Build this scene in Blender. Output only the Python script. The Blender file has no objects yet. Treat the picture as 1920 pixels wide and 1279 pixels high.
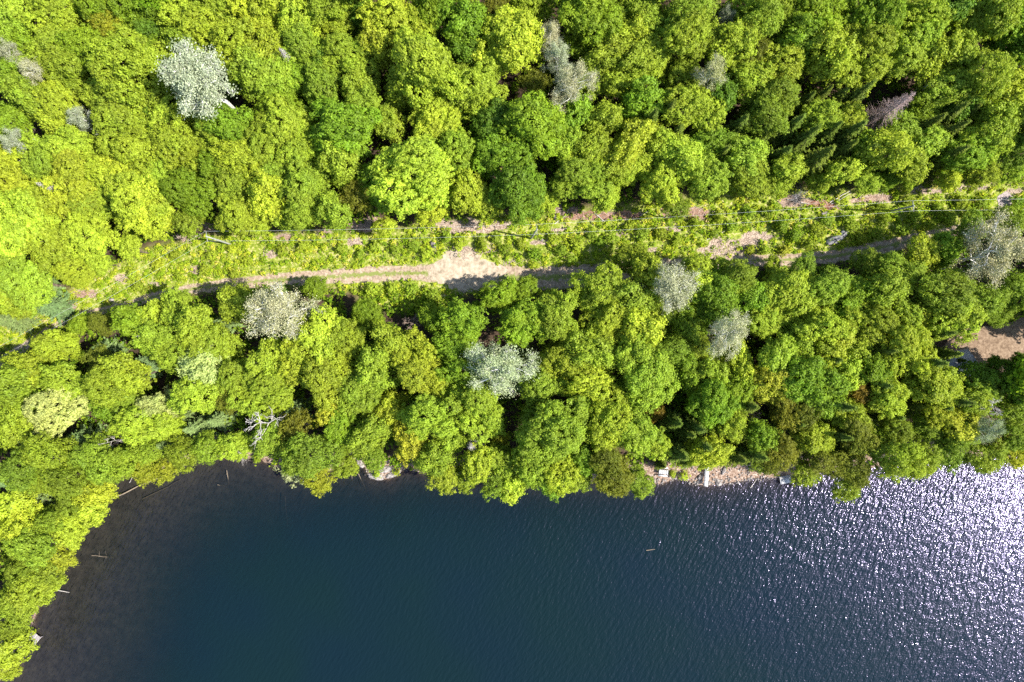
import bpy, math, random
import numpy as np
from mathutils import Vector, Matrix, Quaternion

R_ = math.radians
sc = bpy.context.scene
COL = sc.collection
rng = np.random.default_rng(7)
random.seed(7)

# ------------------------------------------------------------------ camera, sky, sun, exposure
CAM_H, FPX = 120.0, 1280.0            # camera height (m), focal length in photo pixels (1920 wide)
NADX, NADY = 1000.0, 690.0            # photo pixel straight below the camera
SUN_EL, SUN_AZ = 49.0, -12.0          # sun elevation, direction measured from +x towards +y
fwd = Vector(((960 - NADX) / FPX, (NADY - 640) / FPX, -1)).normalized()
right = fwd.cross(Vector((0, 1, 0))).normalized()
upv = right.cross(fwd).normalized()
cam_d = bpy.data.cameras.new('camera'); cam = bpy.data.objects.new('camera', cam_d); COL.objects.link(cam)
cam_d.sensor_width = 36; cam_d.lens = 24; cam_d.clip_end = 8000; cam_d.clip_start = 1
cam.matrix_world = Matrix(((right.x, upv.x, -fwd.x, 0), (right.y, upv.y, -fwd.y, 0), (right.z, upv.z, -fwd.z, CAM_H), (0, 0, 0, 1)))
sc.camera = cam
w = bpy.data.worlds.new('World'); sc.world = w; w.use_nodes = True
nt = w.node_tree; bg = nt.nodes['Background']
sky = nt.nodes.new('ShaderNodeTexSky'); sky.sky_type = 'NISHITA'; sky.sun_disc = False
sky.sun_elevation = R_(SUN_EL); sky.sun_rotation = R_(90 - SUN_AZ); sky.air_density = 1.0; sky.dust_density = 0.6
nt.links.new(sky.outputs[0], bg.inputs[0]); bg.inputs[1].default_value = 0.135
sl = bpy.data.lights.new('sun', 'SUN'); sl.energy = 5.0; sl.angle = R_(0.53); sl.color = (1, 0.955, 0.88)
so = bpy.data.objects.new('sun', sl); COL.objects.link(so)
sdir = Vector((math.cos(R_(SUN_EL)) * math.cos(R_(SUN_AZ)), math.cos(R_(SUN_EL)) * math.sin(R_(SUN_AZ)), math.sin(R_(SUN_EL))))
so.rotation_euler = sdir.to_track_quat('Z', 'Y').to_euler(); so.location = sdir * 200
sc.view_settings.view_transform = 'Standard'; sc.view_settings.look = 'None'
sc.view_settings.gamma = 1; sc.view_settings.exposure = 1.12
sc.cycles.use_denoising = False; sc.cycles.max_bounces = 6; sc.cycles.diffuse_bounces = 3; sc.cycles.glossy_bounces = 2
sc.cycles.transmission_bounces = 4; sc.cycles.transparent_max_bounces = 6; sc.cycles.sample_clamp_indirect = 4

# ------------------------------------------------------------------ pixel -> world, terrain
def ray(px, py):
    d = fwd + right * ((px - 960) / FPX) - upv * ((py - 639.5) / FPX)
    return d
def at(px, py, z=0.0):
    d = ray(px, py); t = (z - CAM_H) / d.z
    return Vector((d.x * t, d.y * t, z))

SHORE_PX = [(-2500, 4200), (-150, 1480), (-40, 1335), (0, 1278), (22, 1248), (42, 1216), (48, 1190), (68, 1150), (82, 1112), (92, 1086), (112, 1056),
 (112, 1030), (140, 990), (168, 955), (180, 925), (215, 898), (270, 886), (300, 880), (345, 864), (400, 856), (470, 860), (490, 864), (520, 878),
 (560, 884), (640, 884), (664, 862), (672, 868), (682, 876), (688, 890), (698, 896), (716, 897), (726, 900), (742, 892), (762, 880), (790, 888),
 (850, 893), (900, 898), (950, 898), (1000, 903), (1060, 901), (1100, 903), (1160, 903), (1215, 905), (1232, 909), (1252, 905), (1266, 897),
 (1280, 900), (1298, 908), (1322, 912), (1346, 910), (1380, 905), (1410, 899), (1450, 897), (1466, 899), (1500, 890), (1560, 884), (1640, 878),
 (1720, 868), (1800, 860), (1920, 858), (2100, 850), (3500, 800), (9000, 700)]
SH = np.array([[at(x, y).x, at(x, y).y] for x, y in SHORE_PX])
LAND = np.vstack([SH, [[6000, 6000], [-6000, 6000], [-6000, SH[0, 1]]]])

def shore_dist(P):
    """signed distance to the shore, + on land"""
    P = np.asarray(P, float).reshape(-1, 2); best = np.full(len(P), 1e9)
    for a, b in zip(SH[:-1], SH[1:]):
        ab = b - a; t = np.clip(((P - a) @ ab) / (ab @ ab), 0, 1)
        best = np.minimum(best, np.hypot(*(P - (a + t[:, None] * ab)).T))
    ins = np.zeros(len(P), bool); n = len(LAND)
    for i in range(n):
        a, b = LAND[i], LAND[(i + 1) % n]
        if a[1] == b[1]: continue
        c = ((a[1] > P[:, 1]) != (b[1] > P[:, 1])) & (P[:, 0] < (b[0] - a[0]) * (P[:, 1] - a[1]) / (b[1] - a[1]) + a[0])
        ins ^= c
    return np.where(ins, best, -best)
def sm(a, b, x):
    t = np.clip((x - a) / (b - a), 0, 1); return t * t * (3 - 2 * t)
def zmap(P):
    P = np.asarray(P, float).reshape(-1, 2); d = shore_dist(P); x, y = P.T
    n = 0.12 * np.sin(x * .31 + 1.3 * np.sin(y * .17)) + 0.1 * np.sin(y * .43 + 1.1 * np.sin(x * .21))
    land = 1.1 * (1 - np.exp(-np.maximum(d, 0) / 3.5)) + 0.012 * np.minimum(np.maximum(d, 0), 400) + n * sm(0, 6, d)
    shelf = 0.05 + 0.55 * sm(-72, -15, x)          # shallow shelf in the cove, steeper drop further along
    wd = np.maximum(-d, 0)
    bed = -0.35 * (1 - np.exp(-wd / 1.2)) - shelf * wd - 0.0022 * wd * wd * (wd < 60) - 7.9 * (wd >= 60)
    return np.where(d > 0, land, np.maximum(bed, -14))
def gz(x, y): return float(zmap([[x, y]])[0])
def ground(px, py):
    p = at(px, py, 1.0)
    for _ in range(4): p = at(px, py, gz(p.x, p.y))
    return p

# ------------------------------------------------------------------ mesh helpers
def mk_mesh(name, V, F, mat=None, attr=None, uv=None, smooth=False):
    """V (n,3); F (m,k) equal sized faces or list of them"""
    m = bpy.data.meshes.new(name); V = np.asarray(V, np.float32)
    Fs = [np.asarray(f, np.int32) for f in (F if isinstance(F, list) else [F]) if len(f)]
    tot = np.concatenate([np.full(len(f), f.shape[1], np.int32) for f in Fs])
    idx = np.concatenate([f.ravel() for f in Fs])
    m.vertices.add(len(V)); m.vertices.foreach_set('co', V.ravel())
    m.loops.add(len(idx)); m.loops.foreach_set('vertex_index', idx)
    m.polygons.add(len(tot)); m.polygons.foreach_set('loop_start', np.concatenate([[0], np.cumsum(tot)[:-1]]).astype(np.int32))
    m.polygons.foreach_set('loop_total', tot)
    if smooth: m.polygons.foreach_set('use_smooth', np.ones(len(tot), bool))
    if attr is not None:
        for k, a in attr.items():
            at_ = m.attributes.new(k, 'FLOAT', 'POINT'); at_.data.foreach_set('value', np.asarray(a, np.float32))
    if uv is not None:
        l = m.uv_layers.new(name='UVMap'); l.data.foreach_set('uv', np.asarray(uv, np.float32)[idx].ravel())
    m.update(); m.validate()
    if mat: m.materials.append(mat)
    return m
def link(name, mesh, parent=None, loc=None):
    o = bpy.data.objects.new(name, mesh); COL.objects.link(o)
    if parent: o.parent = parent
    if loc is not None: o.location = loc
    return o
def tag(o, label, cat, group=None):
    o['label'] = label; o['category'] = cat
    if group: o['group'] = group
    return o
def kind(o, k, label=None):
    o['kind'] = k
    if label: o['label'] = label
    return o

def leaf_quads(C, N, S, asp=0.62, fold=0.22, T=None, r=rng):
    """folded rhombic leaves: centres C, normals N, half length S"""
    n = len(C); N = N / np.linalg.norm(N, axis=1, keepdims=True)
    if T is None: T = r.normal(size=(n, 3))
    T = T - N * (T * N).sum(1, keepdims=True); T /= np.linalg.norm(T, axis=1, keepdims=True) + 1e-9
    B = np.cross(N, T); S = S[:, None]
    V = np.stack([C + T * S, C + B * S * asp - N * S * fold, C - T * S, C - B * S * asp - N * S * fold], 1).reshape(-1, 3)
    return V, np.arange(n * 4).reshape(-1, 4)

def tubes(segs, sides=5):
    """segs: list of (p0,p1,r0,r1) -> V,F"""
    segs = [(np.asarray(a, float), np.asarray(b, float), r0, r1) for a, b, r0, r1 in segs]
    A = np.array([s[0] for s in segs]); B = np.array([s[1] for s in segs]); r0 = np.array([s[2] for s in segs]); r1 = np.array([s[3] for s in segs])
    D = B - A; D /= np.linalg.norm(D, axis=1, keepdims=True) + 1e-9
    ref = np.where(np.abs(D[:, 2:3]) > .9, [[1., 0, 0]], [[0, 0, 1.]]); U = np.cross(D, ref); U /= np.linalg.norm(U, axis=1, keepdims=True); W = np.cross(D, U)
    an = np.arange(sides) * 2 * math.pi / sides
    ring = np.cos(an)[None, :, None] * U[:, None] + np.sin(an)[None, :, None] * W[:, None]
    V = np.concatenate([A[:, None] + ring * r0[:, None, None], B[:, None] + ring * r1[:, None, None]], 1).reshape(-1, 3)
    k = np.arange(sides); f = np.stack([k, (k + 1) % sides, (k + 1) % sides + sides, k + sides], 1)
    F = (f[None] + (np.arange(len(segs)) * 2 * sides)[:, None, None]).reshape(-1, 4)
    return V, F
def boxes(bs):
    """list of (centre, size, rotz)"""
    V = []; F = []
    q = np.array([[-1, -1, -1], [1, -1, -1], [1, 1, -1], [-1, 1, -1], [-1, -1, 1], [1, -1, 1], [1, 1, 1], [-1, 1, 1]]) * .5
    f = np.array([[3, 2, 1, 0], [4, 5, 6, 7], [0, 1, 5, 4], [1, 2, 6, 5], [2, 3, 7, 6], [3, 0, 4, 7]])
    for i, (c, s, a) in enumerate(bs):
        v = q * np.array(s); ca, sa = math.cos(a), math.sin(a)
        v = np.stack([v[:, 0] * ca - v[:, 1] * sa, v[:, 0] * sa + v[:, 1] * ca, v[:, 2]], 1) + np.array(c)
        V.append(v); F.append(f + 8 * i)
    return np.vstack(V), np.vstack(F)

# ------------------------------------------------------------------ materials
def new_mat(name):
    m = bpy.data.materials.new(name); m.use_nodes = True; t = m.node_tree
    for n in list(t.nodes):
        if n.type != 'OUTPUT_MATERIAL': t.nodes.remove(n)
    return m, t, t.nodes['Material Output']
def N(t, typ, **kw):
    n = t.nodes.new(typ)
    for k, v in kw.items():
        if k.startswith('i_'): n.inputs[int(k[2:])].default_value = v
        else: setattr(n, k, v)
    return n
def ramp(t, fac, stops):
    r = N(t, 'ShaderNodeValToRGB'); e = r.color_ramp.elements
    while len(e) < len(stops): e.new(.5)
    for x, (p, c) in zip(e, stops): x.position = p; x.color = (*c, 1)
    t.links.new(fac, r.inputs[0]); return r.outputs[0]
def noise(t, scale, detail=3, vec=None, rough=.55):
    n = N(t, 'ShaderNodeTexNoise'); n.inputs['Scale'].default_value = scale; n.inputs['Detail'].default_value = detail; n.inputs['Roughness'].default_value = rough
    if vec is not None: t.links.new(vec, n.inputs['Vector'])
    return n.outputs[0]
def mixc(t, fac, a, b, blend='MIX'):
    m = N(t, 'ShaderNodeMix', data_type='RGBA', blend_type=blend)
    for s, v in ((0, fac), (6, a), (7, b)):
        if hasattr(v, 'links') or hasattr(v, 'is_linked'): t.links.new(v, m.inputs[s])
        else: m.inputs[s].default_value = v if s == 0 else (*v, 1)
    return m.outputs[2]
def mth(t, op, a, b=0.0, clamp=False):
    m = N(t, 'ShaderNodeMath', operation=op, use_clamp=clamp)
    for i, v in enumerate((a, b)):
        if hasattr(v, 'is_linked'): t.links.new(v, m.inputs[i])
        else: m.inputs[i].default_value = v
    return m.outputs[0]

def leaf_material(name, trans=0.38, var=0.5, gloss=0.012, warm=(1.14, 1.10, 0.85)):
    m, t, out = new_mat(name)
    oi = N(t, 'ShaderNodeObjectInfo'); a = N(t, 'ShaderNodeAttribute', attribute_name='v')
    base = oi.outputs['Color']
    k = mth(t, 'ADD', mth(t, 'MULTIPLY', a.outputs['Fac'], var * 2), 1 - var)      # 1-var .. 1+var
    hs = N(t, 'ShaderNodeHueSaturation'); t.links.new(base, hs.inputs['Color']); t.links.new(k, hs.inputs['Value'])
    geo = N(t, 'ShaderNodeNewGeometry')
    nz = noise(t, 0.35, 2, geo.outputs['Position'])
    t.links.new(mth(t, 'ADD', mth(t, 'MULTIPLY', nz, 0.03), 0.482), hs.inputs['Hue'])
    c = mixc(t, mth(t, 'MULTIPLY', a.outputs['Fac'], 0.5), hs.outputs[0], mixc(t, 1.0, hs.outputs[0], warm, 'MULTIPLY'))
    df = N(t, 'ShaderNodeBsdfDiffuse'); tr = N(t, 'ShaderNodeBsdfTranslucent'); t.links.new(c, df.inputs[0])
    t.links.new(mixc(t, 1.0, c, (1.08, 1.15, .5), 'MULTIPLY'), tr.inputs[0])
    mx = N(t, 'ShaderNodeMixShader', i_0=trans); t.links.new(df.outputs[0], mx.inputs[1]); t.links.new(tr.outputs[0], mx.inputs[2])
    gl = N(t, 'ShaderNodeBsdfGlossy'); gl.inputs['Roughness'].default_value = .6; gl.inputs[0].default_value = (.9, .95, .9, 1)
    m2 = N(t, 'ShaderNodeMixShader', i_0=gloss); t.links.new(mx.outputs[0], m2.inputs[1]); t.links.new(gl.outputs[0], m2.inputs[2])
    t.links.new(m2.outputs[0], out.inputs[0]); return m
M_LEAF = leaf_material('broad_leaves')
M_NEEDLE = leaf_material('needles', trans=0.2, var=.4, gloss=.01)
M_SILVER = leaf_material('silver_leaves', trans=.22, var=.4, gloss=.02, warm=(1.05, 1.05, .95))

def bark_material(name, c0, c1, scale=3.0, rough=.85):
    m, t, out = new_mat(name); tc = N(t, 'ShaderNodeTexCoord')
    col = ramp(t, noise(t, scale, 5, tc.outputs['Object']), [(.35, c0), (.65, c1)])
    p = N(t, 'ShaderNodeBsdfPrincipled'); p.inputs['Roughness'].default_value = rough; t.links.new(col, p.inputs['Base Color'])
    b = N(t, 'ShaderNodeBump', i_0=.5); b.inputs['Distance'].default_value = .05; t.links.new(noise(t, scale * 4, 4, tc.outputs['Object']), b.inputs['Height'])
    t.links.new(b.outputs[0], p.inputs['Normal']); t.links.new(p.outputs[0], out.inputs[0]); return m
M_BARK = bark_material('grey_brown_bark', (.07, .05, .035), (.18, .14, .10))
M_PALEBARK = bark_material('pale_bark', (.52, .50, .46), (.78, .76, .72), 6)
M_SNAG = bark_material('bleached_wood', (.30, .27, .24), (.54, .50, .46), 6)
M_PINK = bark_material('dead_twigs', (.26, .18, .16), (.46, .34, .31), 4)
M_BROWNTWIG = bark_material('brown_twigs', (.16, .11, .08), (.32, .24, .19), 4)
M_POLE = bark_material('weathered_pole', (.20, .21, .17), (.32, .33, .27), 2)
M_PLANK = bark_material('weathered_planks', (.24, .215, .21), (.40, .36, .35), 5)
M_WPLANK = bark_material('whitewashed_planks', (.40, .385, .38), (.66, .64, .63), 5)
M_ROCK = bark_material('pale_rock', (.12, .10, .09), (.37, .33, .30), 3.4, .9)
M_GREYROCK = bark_material('grey_boulder', (.16, .155, .155), (.35, .335, .335), 1.8, .9)
M_SUNK = bark_material('sunken_wood', (.15, .115, .08), (.27, .21, .14), 3)
M_WIRE = bark_material('aluminium_wire', (.62, .64, .62), (.72, .74, .72), 2, .35)
M_METAL = bark_material('roof_sheet', (.26, .26, .29), (.36, .36, .40), 1.2, .5)
M_WALL = bark_material('cabin_boards', (.20, .13, .09), (.30, .21, .15), 2)
M_INSUL = bark_material('insulator_glaze', (.10, .07, .06), (.16, .12, .10), 2, .2)

# ------------------------------------------------------------------ masks on the ground
def seg_mask(P, pts, soft):
    """pts: list of (x,y,halfwidth) world; 1 inside"""
    best = np.full(len(P), -1e9)
    for (x0, y0, w0), (x1, y1, w1) in zip(pts[:-1], pts[1:]):
        a = np.array([x0, y0]); ab = np.array([x1 - x0, y1 - y0]); t = np.clip(((P - a) @ ab) / (ab @ ab + 1e-9), 0, 1)
        best = np.maximum(best, (w0 + (w1 - w0) * t) - np.hypot(*(P - (a + t[:, None] * ab)).T))
    return sm(-soft, soft, best)
def wl(L): return [(ground(x, y).x, ground(x, y).y, h / 10.6) for x, y, h in L]
CORR_PX = [(-60, 640, 30), (60, 620, 28), (170, 560, 36), (300, 505, 44), (420, 490, 52), (560, 485, 50), (720, 490, 58), (860, 480, 68), (1000, 465, 62),
           (1150, 450, 62), (1300, 432, 64), (1450, 425, 66), (1600, 415, 62), (1750, 395, 52), (1880, 388, 46), (2000, 384, 46)]
CORR = wl(CORR_PX)
SIDE = wl([(690, 552, 16), (760, 560, 26), (840, 556, 20)])
ROAD_PX = [(-80, 735, 26), (0, 681, 22), (35, 658, 22), (70, 633, 20), (110, 608, 18), (160, 590, 18), (230, 574, 19), (300, 554, 20), (350, 544, 22), (420, 534, 26),
 (520, 525, 30), (600, 520, 34), (700, 514, 36), (780, 512, 36), (840, 513, 40), (900, 518, 44), (1000, 522, 46), (1080, 518, 42), (1180, 506, 34), (1300, 496, 28),
 (1400, 489, 22), (1480, 487, 22), (1560, 481, 24), (1640, 467, 26), (1700, 453, 24), (1760, 439, 20), (1830, 425, 17), (1890, 412, 16), (1990, 402, 20)]
ROAD = wl([(x, y, h / 2 * (.82 if x < 800 else 1)) for x, y, h in ROAD_PX])
# bare patches with brush debris inside the cut strip: px x, y, rx, ry, tone (0 pinkish tan, 1 reddish)
BARE = [(690, 422, 40, 16, .3), (665, 455, 18, 7, 0), (870, 425, 62, 17, 0), (940, 424, 22, 12, 0), (1120, 404, 95, 11, .8), (1060, 396, 30, 10, .3), (1290, 398, 55, 14, .6),
        (1370, 465, 62, 20, 0), (1420, 445, 30, 14, 0), (1330, 485, 30, 8, 0), (1490, 378, 34, 12, .3), (1545, 385, 40, 12, 1.), (1640, 372, 45, 9, .3), (1750, 356, 60, 5, 0), (1810, 352, 40, 5, 0),
        (505, 478, 14, 7, 0), (225, 525, 16, 12, 0), (165, 550, 30, 9, .5), (345, 446, 34, 8, 0), (365, 508, 14, 7, .2), (130, 572, 18, 7, 0), (880, 470, 50, 9, 0),
        (1168, 437, 14, 5, 0), (1010, 455, 20, 6, 0), (1045, 432, 14, 6, 0), (400, 425, 30, 8, .2), (530, 445, 20, 7, .4), (605, 437, 14, 7, .4), (1700, 418, 0, 0, 0), (1840, 412, 34, 4, 0),
        (1900, 415, 26, 6, 0), (40, 610, 18, 6, 0), (1260, 430, 18, 5, 0), (1215, 470, 16, 6, 0), (960, 495, 20, 5, 0), (860, 480, 34, 8, 0), (290, 532, 16, 4, 0), (1900, 358, 22, 5, 0)]
BW = [(ground(x, y), rx / 12.4, ry / 12.4, tn) for x, y, rx, ry, tn in BARE if rx]
def bare_mask(P):
    best = np.zeros(len(P)); tone = np.zeros(len(P))
    wob = 0.35 * np.sin(P[:, 0] * 1.1 + 2 * np.sin(P[:, 1] * .9)) + .25 * np.sin(P[:, 1] * 2.3 + P[:, 0] * .7)
    for c, rx, ry, tn in BW:
        q = ((P[:, 0] - c.x) / rx) ** 2 + ((P[:, 1] - c.y) / ry) ** 2
        v = 1 - sm(.6, 1.5, q + wob); tone = np.where(v > best, tn, tone); best = np.maximum(best, v)
    return best, tone

# ------------------------------------------------------------------ the ground: one sheet to the horizon
def axis(lo, hi, step, far):
    core = np.arange(lo, hi + step, step); out = [core[-1]]
    s = step
    while out[-1] < far: s *= 1.35; out.append(out[-1] + s)
    neg = [core[0]]; s = step
    while neg[-1] > -far: s *= 1.35; neg.append(neg[-1] - s)
    return np.array(neg[1:][::-1] + list(core) + out[1:])
gx = axis(-105, 100, .7, 5000); gy = axis(-30, 75, .7, 5000)
X, Y = np.meshgrid(gx, gy); P = np.stack([X.ravel(), Y.ravel()], 1); Z = zmap(P)
ii = np.arange(len(gy) - 1)[:, None] * len(gx) + np.arange(len(gx) - 1)[None]
F = np.stack([ii, ii + 1, ii + 1 + len(gx), ii + len(gx)], -1).reshape(-1, 4)
bm_, tone = bare_mask(P)
corr = np.maximum(seg_mask(P, CORR, 1.2), seg_mask(P, SIDE, 1.2)); dsh = shore_dist(P)
m, t, out = new_mat('forest_floor')
geo = N(t, 'ShaderNodeNewGeometry'); pos = geo.outputs['Position']
A = lambda n: N(t, 'ShaderNodeAttribute', attribute_name=n).outputs['Fac']
floor_c = ramp(t, noise(t, 1.3, 6, pos), [(.3, (.035, .024, .016)), (.55, (.07, .045, .03)), (.75, (.05, .06, .02))])
deb = ramp(t, noise(t, 5.5, 8, pos, .75), [(.38, (.07, .04, .03)), (.5, (.31, .23, .17)), (.6, (.53, .43, .34))])
deb_r = ramp(t, noise(t, 3.2, 8, pos, .7), [(.36, (.06, .03, .02)), (.52, (.22, .10, .065)), (.66, (.40, .25, .18))])
deb = mixc(t, A('tone'), deb, deb_r)
grassc = ramp(t, noise(t, 2.1, 6, pos, .65), [(.35, (.09, .13, .012)), (.5, (.22, .27, .03)), (.66, (.45, .38, .19))])
c = mixc(t, A('corr'), floor_c, grassc)
nzb = noise(t, 1.7, 5, pos)
bsel = mth(t, 'ADD', A('bare'), mth(t, 'MULTIPLY', mth(t, 'SUBTRACT', nzb, .5), 1.2), True)
bsel = mth(t, 'MULTIPLY', mth(t, 'SUBTRACT', bsel, .3), 3.0, True)
c = mixc(t, bsel, c, deb)
sh_c = ramp(t, noise(t, 3.5, 8, pos, .75), [(.38, (.08, .05, .03)), (.5, (.24, .155, .11)), (.62, (.46, .38, .31))])
c = mixc(t, A('beach'), c, sh_c)
bed_c = ramp(t, noise(t, .8, 8, pos, .7), [(.3, (.05, .041, .038)), (.55, (.105, .088, .078)), (.75, (.155, .128, .10))])
c = mixc(t, A('bed'), c, bed_c)
p = N(t, 'ShaderNodeBsdfPrincipled'); p.inputs['Roughness'].default_value = .95; p.inputs['Specular IOR Level'].default_value = .15
t.links.new(c, p.inputs['Base Color']); b = N(t, 'ShaderNodeBump', i_0=.8); b.inputs['Distance'].default_value = .15
t.links.new(noise(t, 3.5, 7, pos, .65), b.inputs['Height']); t.links.new(b.outputs[0], p.inputs['Normal']); t.links.new(p.outputs[0], out.inputs[0])
beach = sm(-.6, .2, dsh) * (1 - sm(2.6, 4.2, dsh))
g = link('ground', mk_mesh('ground', np.stack([P[:, 0], P[:, 1], Z], 1), F, m, dict(bare=bm_, tone=tone, corr=corr, beach=beach, bed=1 - sm(-.9, -.1, dsh)), smooth=True))
kind(g, 'structure')

# ------------------------------------------------------------------ water
m, t, out = new_mat('lake_water'); geo = N(t, 'ShaderNodeNewGeometry'); pos = geo.outputs['Position']
def wave(scale, rot, sx, sy, detail, rough=.5):
    mp = N(t, 'ShaderNodeMapping', vector_type='TEXTURE'); t.links.new(pos, mp.inputs[0]); mp.inputs['Rotation'].default_value = (0, 0, R_(rot)); mp.inputs['Scale'].default_value = (1 / sx, 1 / sy, 1)
    return noise(t, scale, detail, mp.outputs[0], rough)
h1 = wave(1.4, 58, .5, 1.3, 2)
h2 = wave(4.0, 45, .8, 1.15, 1)
h3 = wave(.05, 20, 1, 1, 2)
gust = N(t, 'ShaderNodeAttribute', attribute_name='gust').outputs['Fac']
hh = mth(t, 'ADD', mth(t, 'MULTIPLY', h1, .125), mth(t, 'MULTIPLY', h2, .036))
hh = mth(t, 'MULTIPLY', hh, mth(t, 'ADD', .55, mth(t, 'MULTIPLY', wave(.045, 60, .5, 1.3, 4), .9)))
hh = mth(t, 'MULTIPLY', hh, gust)
bmp = N(t, 'ShaderNodeBump', i_0=1.0); bmp.inputs['Distance'].default_value = 1.0; t.links.new(hh, bmp.inputs['Height'])
dep = N(t, 'ShaderNodeAttribute', attribute_name='depth').outputs['Fac']
opq = mth(t, 'SUBTRACT', 1.0, mth(t, 'POWER', 2.718, mth(t, 'MULTIPLY', dep, -.42)), True)
deepc = ramp(t, h3, [(.35, (.0030, .0120, .0122)), (.65, (.0028, .0108, .0148))])
df = N(t, 'ShaderNodeBsdfDiffuse'); t.links.new(deepc, df.inputs[0]); t.links.new(bmp.outputs[0], df.inputs['Normal'])
tp = N(t, 'ShaderNodeBsdfTransparent'); tp.inputs[0].default_value = (.61, .62, .60, 1)
body = N(t, 'ShaderNodeMixShader'); t.links.new(opq, body.inputs[0]); t.links.new(tp.outputs[0], body.inputs[1]); t.links.new(df.outputs[0], body.inputs[2])
gl = N(t, 'ShaderNodeBsdfGlossy'); gl.inputs['Roughness'].default_value = .10; gl.inputs[0].default_value = (.74, .68, .98, 1); t.links.new(bmp.outputs[0], gl.inputs['Normal'])
gl2 = N(t, 'ShaderNodeBsdfGlossy'); gl2.inputs['Roughness'].default_value = .25; gl2.inputs[0].default_value = (.66, .60, .98, 1); t.links.new(bmp.outputs[0], gl2.inputs['Normal'])
glm = N(t, 'ShaderNodeMixShader', i_0=.58); t.links.new(gl.outputs[0], glm.inputs[1]); t.links.new(gl2.outputs[0], glm.inputs[2])
fr = N(t, 'ShaderNodeFresnel'); fr.inputs['IOR'].default_value = 1.333; t.links.new(bmp.outputs[0], fr.inputs['Normal'])
mx = N(t, 'ShaderNodeMixShader'); t.links.new(fr.outputs[0], mx.inputs[0]); t.links.new(body.outputs[0], mx.inputs[1]); t.links.new(glm.outputs[0], mx.inputs[2])
t.links.new(mx.outputs[0], out.inputs[0])
wx = axis(-105, 100, 1.5, 5000); wy = axis(-75, 10, 1.5, 5000)
X, Y = np.meshgrid(wx, wy); P = np.stack([X.ravel(), Y.ravel()], 1)
ii = np.arange(len(wy) - 1)[:, None] * len(wx) + np.arange(len(wx) - 1)[None]
F = np.stack([ii, ii + 1, ii + 1 + len(wx), ii + len(wx)], -1).reshape(-1, 4)
wat = link('water', mk_mesh('water', np.stack([P[:, 0], P[:, 1], np.zeros(len(P))], 1), F, m,
      dict(depth=np.maximum(-zmap(P), 0), gust=.75 + .45 * sm(-60, 30, P[:, 0] + .25 * P[:, 1])), smooth=True))
kind(wat, 'structure')

# ------------------------------------------------------------------ dirt track, gravel spur, clearings
def dirt_material(name, cols, green=0.0, scale=2.4):
    m, t, out = new_mat(name); geo = N(t, 'ShaderNodeNewGeometry'); pos = geo.outputs['Position']
    uv = N(t, 'ShaderNodeUVMap'); sep = N(t, 'ShaderNodeSeparateXYZ'); t.links.new(uv.outputs[0], sep.inputs[0])
    c = ramp(t, noise(t, scale, 7, pos, .65), list(zip((.32, .5, .68), cols)))
    if green:
        v = mth(t, 'ABSOLUTE', sep.outputs[1]); n1 = noise(t, 1.6, 5, pos, .6)
        mid = mth(t, 'MULTIPLY', mth(t, 'SUBTRACT', mth(t, 'ADD', mth(t, 'SUBTRACT', .34, v), mth(t, 'MULTIPLY', mth(t, 'SUBTRACT', n1, .5), 1.5)), .0), 4.0, True)
        edge = mth(t, 'MULTIPLY', mth(t, 'ADD', mth(t, 'SUBTRACT', v, .86), mth(t, 'MULTIPLY', mth(t, 'SUBTRACT', n1, .5), 1.3)), 4.0, True)
        gf = mth(t, 'MULTIPLY', mth(t, 'MAXIMUM', mid, edge), green)
        c = mixc(t, gf, c, (.17, .20, .05))
    p = N(t, 'ShaderNodeBsdfPrincipled'); p.inputs['Roughness'].default_value = .95; p.inputs['Specular IOR Level'].default_value = .1
    t.links.new(c, p.inputs['Base Color']); b = N(t, 'ShaderNodeBump', i_0=.6); b.inputs['Distance'].default_value = .06
    t.links.new(noise(t, 6, 7, pos, .7), b.inputs['Height']); t.links.new(b.outputs[0], p.inputs['Normal']); t.links.new(p.outputs[0], out.inputs[0]); return m
M_DIRT = dirt_material('packed_dirt', [(.17, .12, .085), (.32, .24, .17), (.46, .37, .28)], .95)
M_SAND = dirt_material('pale_sand', [(.20, .16, .11), (.36, .29, .21), (.50, .42, .32)], 0, 1.4)
M_CLEAR = dirt_material('brown_dirt', [(.12, .08, .052), (.215, .15, .10), (.32, .235, .16)])
M_GRAVEL = dirt_material('grey_gravel', [(.16, .13, .13), (.34, .28, .27), (.48, .41, .40)], 0, 4)
def catmull(L, n):
    L = np.array(L, float); L = np.vstack([2 * L[0] - L[1], L, 2 * L[-1] - L[-2]]); out = []
    for i in range(1, len(L) - 2):
        for k in range(n):
            u = k / n; a, b, c, d = L[i - 1:i + 3]
            out.append(.5 * ((2 * b) + (-a + c) * u + (2 * a - 5 * b + 4 * c - d) * u * u + (-a + 3 * b - 3 * c + d) * u ** 3))
    out.append(L[-2]); return np.array(out)
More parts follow.
